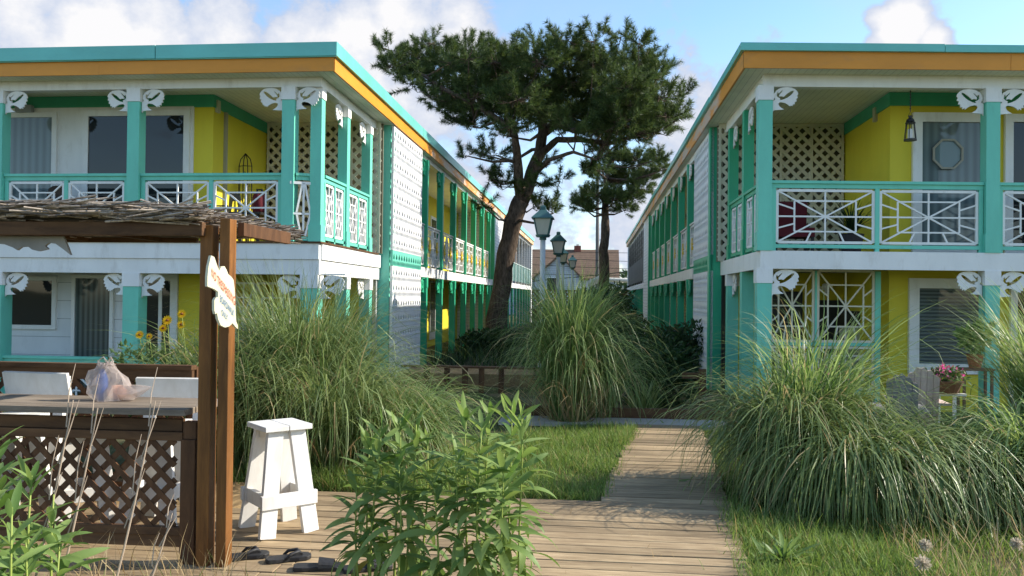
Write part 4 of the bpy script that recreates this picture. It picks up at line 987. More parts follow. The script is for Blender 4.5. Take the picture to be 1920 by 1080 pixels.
# ---------------------------------------------------------------- grass clumps, lawn, shrubs
def G(px, py): return at(px, py, Z=-.05)
def planting():
    c = G(1068, 792)
    grass_clump('tall arching grass clump in the middle, before the alley lamps', (c[0], c[1], -.05), 1400, 1.85, .26, (1.1, 2.5), (.0, .2), (2.0, 3.1), .014, BLADEL, 21, dry=.16, pw=(.36, .95), nseg=12, core=(850, (1.55, 2.3), (.2, 1.2)))
    grass_clump('lower drooping skirt of grass on the right of the middle clump', (c[0]+.38, c[1]+.35, -.05), 420, 1.2, .2, (1.3, 1.9), (.05, .35), (2.4, 3.0), .013, BLADEL, 22, dry=.1, pw=(.25, .85))
    # left group
    grass_clump('tallest upright grass clump in front of the left wing corner', (-2.93, 8.3, -.05), 1900, 1.9, .46, (1.1, 2.4), (.0, .24), (1.8, 3.0), .013, BLADE, 23, pw=(.32, .95), core=(1000, (1.3, 2.2), (.3, 1.5)))
    grass_clump('dark arching grass behind the white stool', (-3.45, 7.75, -.05), 2100, 1.4, .5, (.9, 2.0), (.0, .4), (1.6, 3.0), .0135, BLADE, 24, pw=(.28, .92))
    grass_clump('low pale arching grass right of the tallest left clump', (-1.98, 8.0, -.05), 1900, 1.1, .42, (.6, 1.4), (.0, .42), (1.7, 3.0), .0135, BLADEL, 25, pw=(.25, .9))
    grass_clump('grass clump between the white stool and the leafy weeds', (-2.45, 7.6, -.05), 1500, 1.1, .36, (.9, 1.8), (.0, .42), (1.6, 3.0), .0135, BLADE, 26, pw=(.28, .92))
    shrub('fine-leaved bush with tiny yellow flowers beside the pavilion post', (-3.95, 7.7, -.05), 1.5, 1.35, 5200, .055, BUSHL, 31, 'bush', cat='bush')
    # right group
    grass_clump('wide front grass clump drooping to the lawn, right of the boardwalk', (2.12, 6.95, -.05), 2200, .95, .38, (.75, 1.7), (.02, .6), (2.1, 3.15), .0155, BLADE, 41, dry=.07, pw=(.16, .72))
    grass_clump('grass clump spilling over the right edge of the boardwalk', (1.66, 7.2, -.05), 1600, 1.2, .28, (.8, 1.85), (.0, .32), (1.9, 3.1), .0145, BLADE, 42, dry=.09, pw=(.24, .8))
    grass_clump('tall sunlit grass plume leaning right before the fretwork screen', (1.78, 7.4, -.05), 520, 1.6, .2, (1.25, 2.1), (.0, .25), (1.4, 2.8), .015, BLADEL, 43, lean=(.16, 0), dry=.09, pw=(.35, 1.0))
    grass_clump('front grass clump below the weathered chairs, drooping right', (2.9, 7.0, -.05), 1900, .9, .38, (.6, 1.4), (.02, .6), (2.0, 3.1), .0155, BLADE, 44, dry=.08, pw=(.14, .72))
    grass_clump('broad grass clump at the lower right, drooping over the lawn', (3.7, 7.2, -.05), 1700, 1.0, .38, (.7, 1.75), (.02, .55), (1.9, 3.1), .0155, BLADEL, 45, dry=.05, pw=(.18, .8))
    grass_clump('tall upright grass in front of the second right-wing post', (4.55, 8.3, -.05), 1400, 1.7, .40, (1.2, 2.2), (.0, .28), (.5, 2.4), .0145, BLADEL, 46, dry=.09, pw=2.0)
    grass_clump('mid grass behind the lower right clump, beside the weathered chairs', (3.8, 8.2, -.05), 500, 1.0, .3, (.5, .95), (.05, .5), (1.2, 2.8), .012, BLADEL, 47, dry=.09)
    # lawns
    lawn('grass', [(.02,6.72),(-.55,6.72),(-1.5,6.9),(-2.2,7.2),(-1.5,8.6),(-.9,9.8),(-.3,10.6),(.45,10.6),(.36,9.6)], 30000, (.05, .13), seed=51)
    lawn('grass', [(-3.6,6.88),(-1.2,6.78),(-1.2,7.6),(-3.6,7.8)], 9000, (.06, .2), seed=52)
    lawn('grass', [(.93,4.2),(1.08,6.1),(1.12,6.9),(1.42,10.5),(6,10.5),(6,4.2)], 70000, (.05, .14), seed=53)
    lawn('grass', [(.93,4.3),(1.1,6.2),(2.4,6.4),(2.6,4.3)], 16000, (.04, .10), seed=56, w=.005)
    lawn('dry_grass', [(1.9,4.4),(1.9,5.9),(4.5,5.9),(4.5,4.4)], 900, (.16, .40), STRAW, 54, w=.005)
    lawn('grass', [(-4.2,3.2),(-1.6,3.2),(-1.55,4.25),(-4.2,4.3)], 5000, (.06, .22), seed=55)
    lawn('dry_grass', [(-2.9,3.9),(-1.9,4.2),(-1.9,4.62),(-2.9,4.62)], 160, (.12, .38), STRAW, 57, w=.005)
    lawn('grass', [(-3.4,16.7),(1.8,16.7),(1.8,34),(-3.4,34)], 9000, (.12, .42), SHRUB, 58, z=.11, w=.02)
    lawn('grass', [(.0,6.68),(.10,6.68),(.56,10.5),(.42,10.5)], 1500, (.05, .12), seed=59, z=-.02, w=.005)
    lawn('grass', [(.86,4.6),(.99,4.6),(1.14,6.8),(1.02,6.8)], 1100, (.04, .10), seed=60, z=-.02, w=.005)
    lawn('dry_grass', [(-2.0,4.7),(.8,4.7),(1.0,6.5),(-2.0,6.5)], 90, (.03, .07), STRAW, 61, z=-.02, w=.004)
    # shrubs in the shaded beds
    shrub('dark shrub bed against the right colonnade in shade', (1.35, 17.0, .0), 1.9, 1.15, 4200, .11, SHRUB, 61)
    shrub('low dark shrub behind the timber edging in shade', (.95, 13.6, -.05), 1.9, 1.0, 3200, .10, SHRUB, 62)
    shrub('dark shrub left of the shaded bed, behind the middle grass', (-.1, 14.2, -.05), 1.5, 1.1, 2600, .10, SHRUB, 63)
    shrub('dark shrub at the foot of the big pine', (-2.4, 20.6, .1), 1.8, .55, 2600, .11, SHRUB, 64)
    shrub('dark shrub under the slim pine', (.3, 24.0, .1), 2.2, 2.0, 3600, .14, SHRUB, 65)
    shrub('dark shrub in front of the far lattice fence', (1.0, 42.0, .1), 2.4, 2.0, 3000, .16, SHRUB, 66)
    # spiky plant
    grass_clump('small spiky plant in the dark bed behind the timber edging', (.72, 12.0, -.05), 90, .5, .12, (.35, .6), (.1, .8), (.2, .9), .035, BLADE, 67, dry=0, group='spiky bed plants')
    # timber edging and rail post
    m = MB(); m.box(-.9, 2.0, 11.26, 11.36, -.06, .12); o = m.build('timber_edging', BROWNH); tag(o, 'low dark timber edging behind the concrete strip', 'edging')
    root = thing('rail_post', 'short brown post with a side rail beside the pierced block screen', 'post', (1.98, 12.6, -.05))
    a = at(1317, 692, Y=12.6); m = MB(); m.box(a[0]-.05, a[0]+.05, 12.55, 12.65, -.05, a[2]); m.build('post', BROWN, root)
    b = at(1285, 704, Y=12.6); m = MB(); m.box(b[0]-.05, a[0]-.052, 12.57, 12.63, b[2]-.045, b[2]+.045); m.build('rail', BROWNH, root)
    # alley railing
    root = thing('deck_railing', 'low brown railing in front of the raised alley deck', 'railing', (-2, 14.2, -.05))
    zt_ = px_z(860, 686, 14.2); m = MB(); m.box(-3.3, -.9, 14.13, 14.27, zt_-.035, zt_); m.build('hand_rail', BROWNH, root)
    for px in (800, 838, 872, 903, 940): x = px_x(px, 14.2, 700); m = MB(); m.box(x-.045, x+.045, 14.16, 14.24, -.06, zt_-.036); m.build('post', BROWN, root)
planting()

# ---------------------------------------------------------------- weeds in front
def weeds():
    Y = 4.25
    def S(px, py, Y): p = at(px, py, Y=Y); b = at(px+random.uniform(-12, 12), 1080, Y=Y); return (b[0], Y, p[2]+.06, p[0]-b[0])
    tops = [(690,820,4.35),(705,800,4.15),(740,860,4.05),(752,775,4.3),(772,790,4.15),(800,820,4.4),(665,900,4.2),(822,870,4.1)]
    weed_clump('darker leafy weed clump beside the sandals at the boardwalk edge', (-1.0, 4.25, -.06), [S(*t) for t in tops], 71)
    tops = [(880,765,4.2),(905,790,4.05),(920,760,4.35),(955,750,4.25),(975,770,4.15),(860,850,4.1),(940,840,4.0)]
    weed_clump('paler leafy weed clump in the centre foreground, tips tallest', (-.55, 4.2, -.06), [S(*t) for t in tops], 72)
    tops = [(10,800,2.9),(50,880,2.8),(-15,840,2.7),(85,920,3.0),(30,930,2.6),(70,990,2.75),(-20,900,2.9),(105,1010,2.9)]
    weed_clump('bright leafy weed clump in the bottom left corner', (-2.0, 2.85, -.06), [S(*t) for t in tops], 73, LL=.19, LW=.034)
    # dry stalks
    specs = [((5,1085), (136,750), 3.1), ((165,1085), (290,752), 3.3), ((210,1085), (322,962), 3.4), ((60,1000), (182,765), 3.2)]
    labs = ['leftmost bare dry stalk before the lattice bar front', 'long bare dry stalk crossing the middle of the lattice', 'short bare dry stalk low before the corner of the bar', 'branched bare dry stalk left of the middle stalk']
    for i, (a, b, Y) in enumerate(specs):
        A = at(*a, Y=Y-.1); B = at(*b, Y=Y); A[2] = min(A[2], .0); m = MB()
        pts = [A+(B-A)*t+np.array([.02*math.sin(t*3), 0, 0]) for t in np.linspace(0, 1, 7)]
        m.tube(pts, list(np.linspace(.0065, .0022, 7)), 6)
        for k in range(4):
            t = .55+.12*k; q = A+(B-A)*t; d = (B-A)*.22; m.tube([q, q+d*.5+np.array([(-1)**k*.02, 0, .01]), q+d+np.array([(-1)**k*.025, .0, -.01])], [.003, .0025, .0012], 4)
        o = m.build('dry_stalk', plain('dry_stem', (.42,.32,.24), .9) if i == 0 else bpy.data.materials['dry_stem']); tag(o, labs[i], 'dry stalk', 'bare dry stalks in the foreground')
    # seed heads
    rng = np.random.default_rng(9)
    for i, (px, py, Y, lab) in enumerate(((1735, 1022, 4.9, 'upper of the two fluffy seed heads standing close together'), (1730, 1056, 4.6, 'lower and larger of the two close fluffy seed heads'), (1906, 1020, 4.9, 'lone fluffy seed head at the right edge of the lawn'))):
        p = at(px, py, Y=Y); root = thing('seed_head', lab, 'seed head', (p[0], p[1], -.06), 'fluffy seed heads on the lawn')
        m = MB(); m.tube([(p[0]+.03, p[1], -.06), (p[0], p[1], p[2])], [.004, .003], 5); m.build('stem', WEEDS, root)
        n = 260; d = rng.standard_normal((n, 3)); d /= np.linalg.norm(d, axis=1, keepdims=True); s = np.cross(d, rng.standard_normal((n, 3))); s /= np.linalg.norm(s, axis=1, keepdims=True)
        r = .036 if i != 1 else .044; T = p+d*r*rng.uniform(.7, 1.1, (n, 1)); V = np.stack([p+0*d, T-s*.0022, T+s*.0022], 1).reshape(-1, 3)
        raw_mesh('fluff', V, np.arange(len(V)).reshape(-1, 3), FLUFF, root)
    # broad-leaved rosette on the lawn
    c = at(1475, 1062, Z=-.05); rng = np.random.default_rng(10); n = 55
    root = thing('rosette_weed', 'broad-leaved weed rosette on the lawn near the boardwalk', 'weeds', (c[0], c[1], -.06))
    az = rng.uniform(0, 6.28, n); el = rng.uniform(.35, 1.3, n); P = np.tile(np.array([c[0], c[1], -.05]), (n, 1))+rng.normal(0, .05, (n, 3))*[1, 1, 0]
    V, Fc = leaves_mesh(P, np.stack([np.cos(az)*np.cos(el), np.sin(az)*np.cos(el), np.sin(el)], 1), np.tile([0,0,1.], (n, 1))+.2*rng.standard_normal((n, 3)), rng.uniform(.14, .30, n), rng.uniform(.02, .035, n), rng.uniform(.3, 1.2, n), 5); raw_mesh('leaves', V, Fc, WEED, root, smooth=True)
    # yellow sunflowers
    Y = 7.3; root = thing('yellow_flowers', 'five yellow daisy-like flowers on tall stems behind the bar rail', 'flowers', (-4.7, Y, -.06))
    for i, (px, py, r) in enumerate(((262,628,.026), (280,631,.02), (314,601,.030), (306,616,.026), (341,589,.027), (340,609,.026))):
        p = at(px, py, Y=Y); b = np.array([p[0]+.08+.02*i, Y+random.uniform(-.1, .1), -.06]); m = MB(); m.tube([b, b*.4+p*.6+np.array([.02, 0, 0]), p], [.006, .005, .003], 5); m.build('stem', WEEDS, root)
        rng = np.random.default_rng(i); n = 14; a = np.arange(n)*2*math.pi/n; tilt = np.array([.15, -1, .35]); tilt /= np.linalg.norm(tilt); ux = np.cross(tilt, [0,0,1]); ux /= np.linalg.norm(ux); uy = np.cross(ux, tilt)
        D = np.cos(a)[:, None]*ux+np.sin(a)[:, None]*uy+.25*tilt; k = 1.7
        V, Fc = leaves_mesh(np.tile(p, (n, 1)), D, np.tile(tilt, (n, 1)), np.full(n, r*k), np.full(n, r*.62), np.full(n, .3), 3); f = raw_mesh('flower', V, Fc, PETAL, root)
        m = MB(); m.lathe(tuple(p+tilt*.004), [(r*.2, -.008), (r*.55, 0), (r*.3, .012)], 9); m.build('disc', SEEDC, f)
        nl = 9; t = rng.uniform(.25, .85, nl); P = b+(p-b)*t[:, None]; az = rng.uniform(0, 6.28, nl)
        V, Fc = leaves_mesh(P, np.stack([np.cos(az), np.sin(az), .3*np.ones(nl)], 1), np.tile([0,0,1.], (nl, 1)), rng.uniform(.05, .10, nl), np.full(nl, .016), np.full(nl, .6), 3); raw_mesh('leaves', V, Fc, BUSHL, root)
weeds()

# ---------------------------------------------------------------- bar pavilion
def pavilion():
    root = thing('bar_pavilion', 'brown timber beach bar with thatched roof and lattice counter front', 'bar', (-4, 4.9, 0))
    yf = 4.69
    xA = at(370, 800, Y=yf)[0]; xB = at(407, 800, Y=yf)[0]
    for (x, y, top) in ((xA, yf, 2.0), (xB, yf-.0, 2.04)):
        m = MB(); m.box(x, x+(.075 if x == xA else .062), y, y+.09, -.05, top); m.build('post', ORWOOD if False else AMBERS, root, bevel=.003)
    xE = at(369, 700, Y=6.25)[0]; m = MB(); m.box(xE-.085, xE, 6.25, 6.34, -.05, 1.02); m.build('post', BROWN, root)
    # beams
    xr = xB-.004
    m = MB(); m.box(-8, xA+.035, yf-.05, yf-.002, at(200, 442, Y=yf)[2], at(200, 417, Y=yf)[2]); m.build('front_beam', BROWNH, root, bevel=.003)
    m = MB(); m.box(xB+.0635, xB+.104, yf+.10, 5.56, 1.945, 2.025); m.build('side_beam', BROWN, root, bevel=.003)
    m = MB(); m.box(-8, xE, 6.2, 6.249, 1.995, 2.055); m.build('rear_beam', BROWNH, root)
    m = MB()
    for x in np.arange(-7.6, -2.4, .6): m.box(x, x+.04, yf, 6.199, 2.0, 2.03)
    m.build('rafters', BROWN, root)
    # thatch
    m = MB(); rng = np.random.default_rng(4)
    for i in range(2600):
        x = rng.uniform(-7.5, -2.28); y = rng.uniform(4.60, 6.30); L = rng.uniform(.2, .75)
        if rng.random() < .45: y = rng.uniform(4.58, 4.72)
        elif rng.random() < .3: x = rng.uniform(-2.6, -2.22)
        z = 2.035+rng.random()*.075+.012*math.sin(x*3)+.02*math.exp(-((x+3.1)/.4)**2)
        a = rng.normal(0, .13) if rng.random() < .86 else rng.uniform(-.8, .8); e = rng.normal(0, .07)
        d = np.array([math.cos(a)*math.cos(e), math.sin(a)*math.cos(e), math.sin(e)])
        p = np.array([x, y, z])-d*L/2; q = np.array([x, y, z])+d*L/2
        if q[0] > -2.22: q[0] = -2.22-rng.random()*.1
        m.tube([p, (p+q)/2+rng.normal(0, .008, 3), q], rng.uniform(.003, .0065), 4, False)
    m.build('thatch_roof', THATCH, root, recalc=False)
    m = MB(); m.box(-7.5, -2.3, 4.66, 6.25, 2.03, 2.06); m.build('roof_matting', plain('dark_matting', (.05,.038,.028), .95), root)
    # counter
    zt_ = .915; xe = at(362, 770, Y=4.75)[0]
    m = MB()
    for k in range(4): m.box(-6.5, xe-random.uniform(0, .01), 4.66+k*.145, 4.66+k*.145+.138, zt_-.035, zt_+random.uniform(-.003, .003))
    m.build('counter_top', GREYW, root, bevel=.003)
    yc = 4.74
    z1, z2, z3, z4, z5 = (at(200, y, Y=yc)[2] for y in (786, 806, 822, 982, 1020))
    m = MB(); m.box(-6.5, xe-.06, yc, yc+.038, z2+.003, z1+.01); m.box(-6.5, xe-.05, yc-.02, yc+.036, z3, z2); m.build('apron', BROWNH, root, bevel=.003)
    m = MB(); lattice2d(m, (-6.5, yc+.005, z4-.02), (1,0,0), (0,0,1), xe-.1+6.5, z3-z4+.04, .128, .034, .009); m.build('lattice_panel', BROWN, root)
    m = MB(); m.box(-6.5, xe-.05, yc-.02, yc+.018, (z4+z5)/2+.01, z4); m.box(-6.5, xe-.05, yc-.005, yc+.03, z5, (z4+z5)/2+.008); m.build('bottom_rail', BROWNH, root, bevel=.003)
    xl_ = at(342, 900, Y=yc)[0]; m = MB(); m.box(xl_, xl_+.09, yc-.03, yc+.06, -.05, z3+.01); m.box(xl_+.005, xl_+.085, yc-.012, yc+.05, z3+.011, z1); m.build('counter_leg', BROWN, root, bevel=.003)
    # rear rail with lattice
    yb = 6.25; za_ = at(200, 682, Y=yb)[2]
    m = MB(); m.box(-8, xE, yb-.09, yb-.002, za_-.03, za_+.005); m.box(-8, xE-.01, yb-.06, yb-.02, za_-.12, za_-.031); m.build('rear_rail', BROWNH, root)
    m = MB(); lattice2d(m, (-8, yb-.05, .12), (1,0,0), (0,0,1), xE+8, za_-.24, .15, .04, .01); m.build('rear_lattice', BROWN, root)
    m = MB(); m.box(-8, xE-.01, yb-.06, yb-.02, .02, .12); m.build('rear_bottom_rail', BROWNH, root)
AMBERS = ORWOOD
pavilion()

def shark():
    y = 4.72; u = 1
    pts = [(-60,443),(118,443),(126,462),(132,478),(118,467),(104,457),(92,455),(84,461),(90,467),(72,471),(60,468),(52,462),(40,463),(32,469),(24,464),(8,458),(-60,452)]
    P = [at(a, b, Y=y) for a, b in pts]; l = [(p[0], p[2]) for p in P]
    m = MB(); m.prism([l], (0, y, 0), (1,0,0), (0,0,1), -.02); o = m.build('fish_cutout', paint('weathered_ply', (.27,.25,.225), .85, .2, 3, .5, (.14,.12,.10)))
    tag(o, 'grey wooden fish cutout hanging under the front beam of the bar', 'cutout')
shark()

def sign():
    # fish-shaped board on the right faces of the two posts: local (u along depth, v up)
    p0 = at(388, 478, Y=4.66); p1 = at(447, 614, Y=4.95)
    xs = at(437, 800, Y=4.69)[0]
    A = np.array([xs-.015, 4.60, 0]); 
    ang = .0
    # board plane: faces +X and slightly towards the camera
    u = np.array([.46, .888, 0]); u /= np.linalg.norm(u); v = np.array([0, 0, 1.])
    nrm = np.cross(u, v)
    root_o = np.array([at(404, 560, Y=4.55)[0], 4.55, 0])
    def to(px, py):      # intersect pixel ray with the board plane
        r = ray(px, py); t = ((root_o-EYE)@nrm)/(r@nrm); q = EYE+t*r-root_o; return (q@u, q[2])
    out = [(396,479),(402,482),(407,497),(411,508),(415,500),(421,499),(425,506),(428,514),(434,519),(438,525),(440,542),(441,565),(442,590),(443,603),(446,610),(446,617),(441,612),(436,606),(430,612),(422,614),(414,610),(409,598),(407,587),(404,589),(402,582),(402,563),(405,558),(409,557),(409,547),(402,542),(389,537),(389,520),(391,500)]
    l = [to(*p) for p in out]
    root = thing('fish_sign', 'white fish-shaped no trespassing sign fixed to the bar post', 'sign', (root_o[0], 4.6, 1.2))
    m = MB(); m.prism([l], root_o, u, v, -.022); m.build('board', paint('sign_white', (.66,.62,.45), .5, .05, 5, .15), root)
    m = MB()
    def text(body, a, b, hh, mat, name):
        ua, va = to(*a); ub, vb = to(*b); w = math.hypot(ub-ua, vb-va)
        c = bpy.data.curves.new('t', 'FONT'); c.body = body; c.size = 1; c.extrude = .0; c.offset = .012
        to_ = bpy.data.objects.new('t', c); COL.objects.link(to_); bpy.context.view_layer.update()
        dg = bpy.context.evaluated_depsgraph_get(); me = bpy.data.meshes.new_from_object(to_.evaluated_get(dg))
        vs = np.array([q.co[:] for q in me.vertices]); fs = [tuple(p.vertices) for p in me.polygons]
        bpy.data.objects.remove(to_); bpy.data.curves.remove(c); bpy.data.meshes.remove(me)
        vs[:, 0] -= vs[:, 0].min(); vs[:, 0] /= vs[:, 0].max(); vs[:, 1] /= .73
        du = np.array([(ub-ua), (vb-va)]);
        W = root_o+np.outer(ua+vs[:, 0]*du[0], u)+np.outer(va+vs[:, 0]*du[1]+vs[:, 1]*hh, v)+nrm*.003
        W += 0
        q = MB(); q.add(W, fs); q.build(name, mat, root, recalc=False)
    RED = plain('sign_red', (.52,.13,.06), .6); BLU = plain('sign_blue', (.06,.16,.30), .6)
    text('NO TRESPASSING', (396.5,518), (440.5,573), .050, RED, 'lettering')
    text('BOARDWALK', (412.5,565), (438.5,594), .040, BLU, 'lettering')
    text('ONLY', (415,590), (427,601), .034, BLU, 'lettering')
sign()

# ---------------------------------------------------------------- stools and chairs
def stool_geo(name, label, loc, rz, h=.735, back=False, group='white painted bar seats', cat='stool'):
    root = thing(name, label, cat, (0,0,0), group)
    sw, bw = .105, .178      # half spread at top / bottom
    for sx in (-1, 1):
        for sy in (-1, 1):
            m = MB(); p = np.array([sx*sw*.72, sy*sw, h-.036]); q = np.array([sx*bw*.86, sy*bw, 0])
            m.bar(q, p, .040, .108, (1, 0, 0)); m.build('leg', CHAIRW, root, bevel=.003)
    m = MB()
    for k in range(2): m.box(-.165+.167*k, -.165+.167*k+.162, -.165, .165, h-.035, h)
    m.build('seat', CHAIRW, root, bevel=.004)
    zb = .235; d = sw+(bw-sw)*(1-zb/h)
    for s in (-1, 1):
        m = MB(); m.box(-d-.04, d+.04, s*(d+.022)-.018, s*(d+.022)+.018, zb-.045, zb+.045); m.build('brace', CHAIRW, root, bevel=.003)
        m = MB(); m.box(s*(d-.0)-.018, s*(d-.0)+.018, -d+.0, d-.0, zb-.046, zb+.044); m.build('brace', CHAIRW, root, bevel=.003)
        m = MB(); m.box(-.11, .11, s*.085-.012, s*.085+.012, h-.10, h-.036); m.build('apron', CHAIRW, root)
    if back:
        for s in (-1, 1):
            m = MB(); m.bar((s*.17, .20, h-.35), (s*.19, .27, h+.26), .04, .08, (1,0,0)); m.build('back_post', CHAIRW, root)
        m = MB(); m.obox((0, .225, h+.20), (.27, 0, 0), (0, .014, .004), (0, -.02, .085)); m.build('backrest', CHAIRW, root, bevel=.003)
    root.location = loc; root.rotation_euler = (0, 0, rz)
    return root
stool_geo('bar_stool', 'white painted wooden stool standing alone on the boardwalk', (-2.12, 5.5, 0), R(44), .725)
def cp(px, py, Y): p = at(px, py, Y=Y); return (p[0], Y, 0)
stool_geo('bar_chair', 'white wooden bar chair behind the counter under the plastic bag', cp(300, 735, 5.55), R(4), .70, True, cat='bar chair')
stool_geo('bar_chair', 'white wooden bar chair at the left end behind the counter', cp(25, 730, 5.55), R(-5), .72, True, cat='bar chair')
stool_geo('bar_stool', 'white backless stool half hidden behind the counter lattice', cp(160, 820, 5.45), R(35), .66)

# ---------------------------------------------------------------- sandals, bag
def sandal(label, px, py, rz, Lg=.27, slide=False):
    c = at(px, py, Z=0.0); root = thing('sandal', label, 'sandal', (0,0,0), 'black sandals left on the boardwalk')
    pr = [(-.5,-.13),(-.46,-.2),(-.3,-.21),(0,-.17),(.2,-.22),(.38,-.22),(.48,-.13),(.5,0),(.46,.14),(.36,.2),(.2,.2),(0,.15),(-.3,.18),(-.46,.17),(-.5,.08)]
    m = MB(); m.prism([[(a*Lg, b*Lg*.92) for a, b in pr]], (0,0,.002), (1,0,0), (0,1,0), .024); m.build('sole', RUBBER, root, bevel=.006)
    m = MB()
    if slide:
        n = 9
        for k in range(n-1):
            a0 = math.pi*k/(n-1); a1 = math.pi*(k+1)/(n-1)
            q = lambda a, x: (x*Lg, -math.cos(a)*.058, .022+math.sin(a)**.8*(.028+.05*(.36-x)))
            m.add([q(a0, .0), q(a0, .30), q(a1, .30), q(a1, .0)], [(0,1,2,3)])
        s = m.build('strap', RUBBER, root, recalc=False); md = s.modifiers.new('s', 'SOLIDIFY'); md.thickness = .008
    else:
        for s in (-1, 1): m.tube([(.30*Lg, 0, .03), (.2*Lg, s*.025, .052), (.02*Lg, s*.042, .045), (-.08*Lg, s*.047, .02)], [.006, .010, .011, .008], 7)
        m.build('strap', RUBBER, root, smooth=True)
    root.location = (c[0], c[1], 0); root.rotation_euler = (0, 0, rz)
sandal('black thong sandal nearest the bar post', 462, 1046, R(28))
sandal('black thong sandal between the bar post and the slide', 541, 1050, R(30))
sandal('black slide sandal at the bottom edge, fully in view', 598, 1067, R(12), .29, True)
sandal('black slide sandal half hidden under the leafy weeds', 690, 1068, R(25), .29, True)

def bag():
    c = at(208, 752, Y=5.0); z0 = .918
    root = thing('shopping_bag', 'crumpled translucent plastic bag of shopping on the bar counter', 'bag', (c[0], 5.0, z0))
    rng = np.random.default_rng(2)
    m, nt, b = mat_base('bag_film'); b.inputs['Base Color'].default_value = (.62, .55, .52, 1); b.inputs['Roughness'].default_value = .3
    tr = nt.nodes.new('ShaderNodeBsdfTransparent'); tl = nt.nodes.new('ShaderNodeBsdfTranslucent'); tl.inputs[0].default_value = (.75,.62,.55,1)
    mx = nt.nodes.new('ShaderNodeMixShader'); mx.inputs[0].default_value = .4; m2 = nt.nodes.new('ShaderNodeMixShader'); m2.inputs[0].default_value = .55
    nt.links.new(b.outputs[0], mx.inputs[1]); nt.links.new(tl.outputs[0], mx.inputs[2]); nt.links.new(mx.outputs[0], m2.inputs[1]); nt.links.new(tr.outputs[0], m2.inputs[2]); nt.links.new(m2.outputs[0], nt.nodes['Material Output'].inputs[0])
    n, k = 26, 11; vs = []
    prof = [(.0, 0), (.105, .002), (.120, .05), (.115, .10), (.105, .14), (.085, .175), (.06, .2), (.045, .215), (.05, .225), (.03, .232), (.0, .234)]
    for i, (r, z) in enumerate(prof):
        for j in range(n):
            a = 2*math.pi*j/n; rr = r*(1+.16*math.sin(3*a+z*20)+.12*math.sin(7*a-z*33)+rng.normal(0, .05))
            sh = -.030*(z/.2)
            vs.append((c[0]+sh+rr*1.1*math.cos(a), 5.0+rr*.8*math.sin(a), z0+max(.0015, z*(1+rng.normal(0, .03)))))
    fs = [(i*n+j, i*n+(j+1) % n, (i+1)*n+(j+1) % n, (i+1)*n+j) for i in range(k-1) for j in range(n)]
    mb = MB(); mb.add(vs, fs); mb.build('film', m, root, recalc=False)
    for q in (-1, 1):
        hb = MB(); pts = [(c[0]-.03+q*.035, 5.0, z0+.20), (c[0]-.035+q*.050, 4.99, z0+.245), (c[0]-.03+q*.025, 5.0, z0+.272), (c[0]-.03+q*.004, 5.005, z0+.24), (c[0]-.03+q*.006, 5.0, z0+.20)]
        hb.tube(pts, [.009, .006, .005, .006, .009], 6); hb.build('handle', m, root, smooth=True)
    # gathered handle corner pulled out to the right
    e = at(286, 724, Y=5.0); h = MB(); ps = []; e = e+np.array([-.01, 0, -.008])
    o0 = np.array([c[0]+.07, 5.0, z0+.055])
    for j in range(10):
        a = 2*math.pi*j/10; ps.append((o0[0], 5.0+.055*math.sin(a), o0[2]+.045*math.cos(a)))
    for j in range(10):
        a = 2*math.pi*j/10; ps.append((o0[0]+.1, 5.0+.04*math.sin(a)*(1+.4*(j % 2)), o0[2]+.005+.035*math.cos(a)*(1+.3*(j % 2))))
    for j in range(10):
        a = 2*math.pi*j/10; ps.append((e[0], 5.0+.008*math.sin(a), e[2]+.006*math.cos(a)))
    h.add(ps, [(i*10+j, i*10+(j+1) % 10, (i+1)*10+(j+1) % 10, (i+1)*10+j) for i in range(2) for j in range(10)]); h.build('gathered_corner', m, root, recalc=False)
    b1 = MB(); b1.lathe((c[0]-.06, 5.0, z0+.003), [(.032, 0), (.034, .05), (.034, .13), (.02, .17), (.012, .19)], 12)
    o = b1.build('bottle', BLUEL, root, smooth=True)
    b1 = MB(); b1.lathe((c[0]+.025, 5.02, z0+.003), [(.03, 0), (.058, .03), (.06, .06), (.03, .09)], 12); b1.build('packet', PEACH, root, smooth=True)
bag()

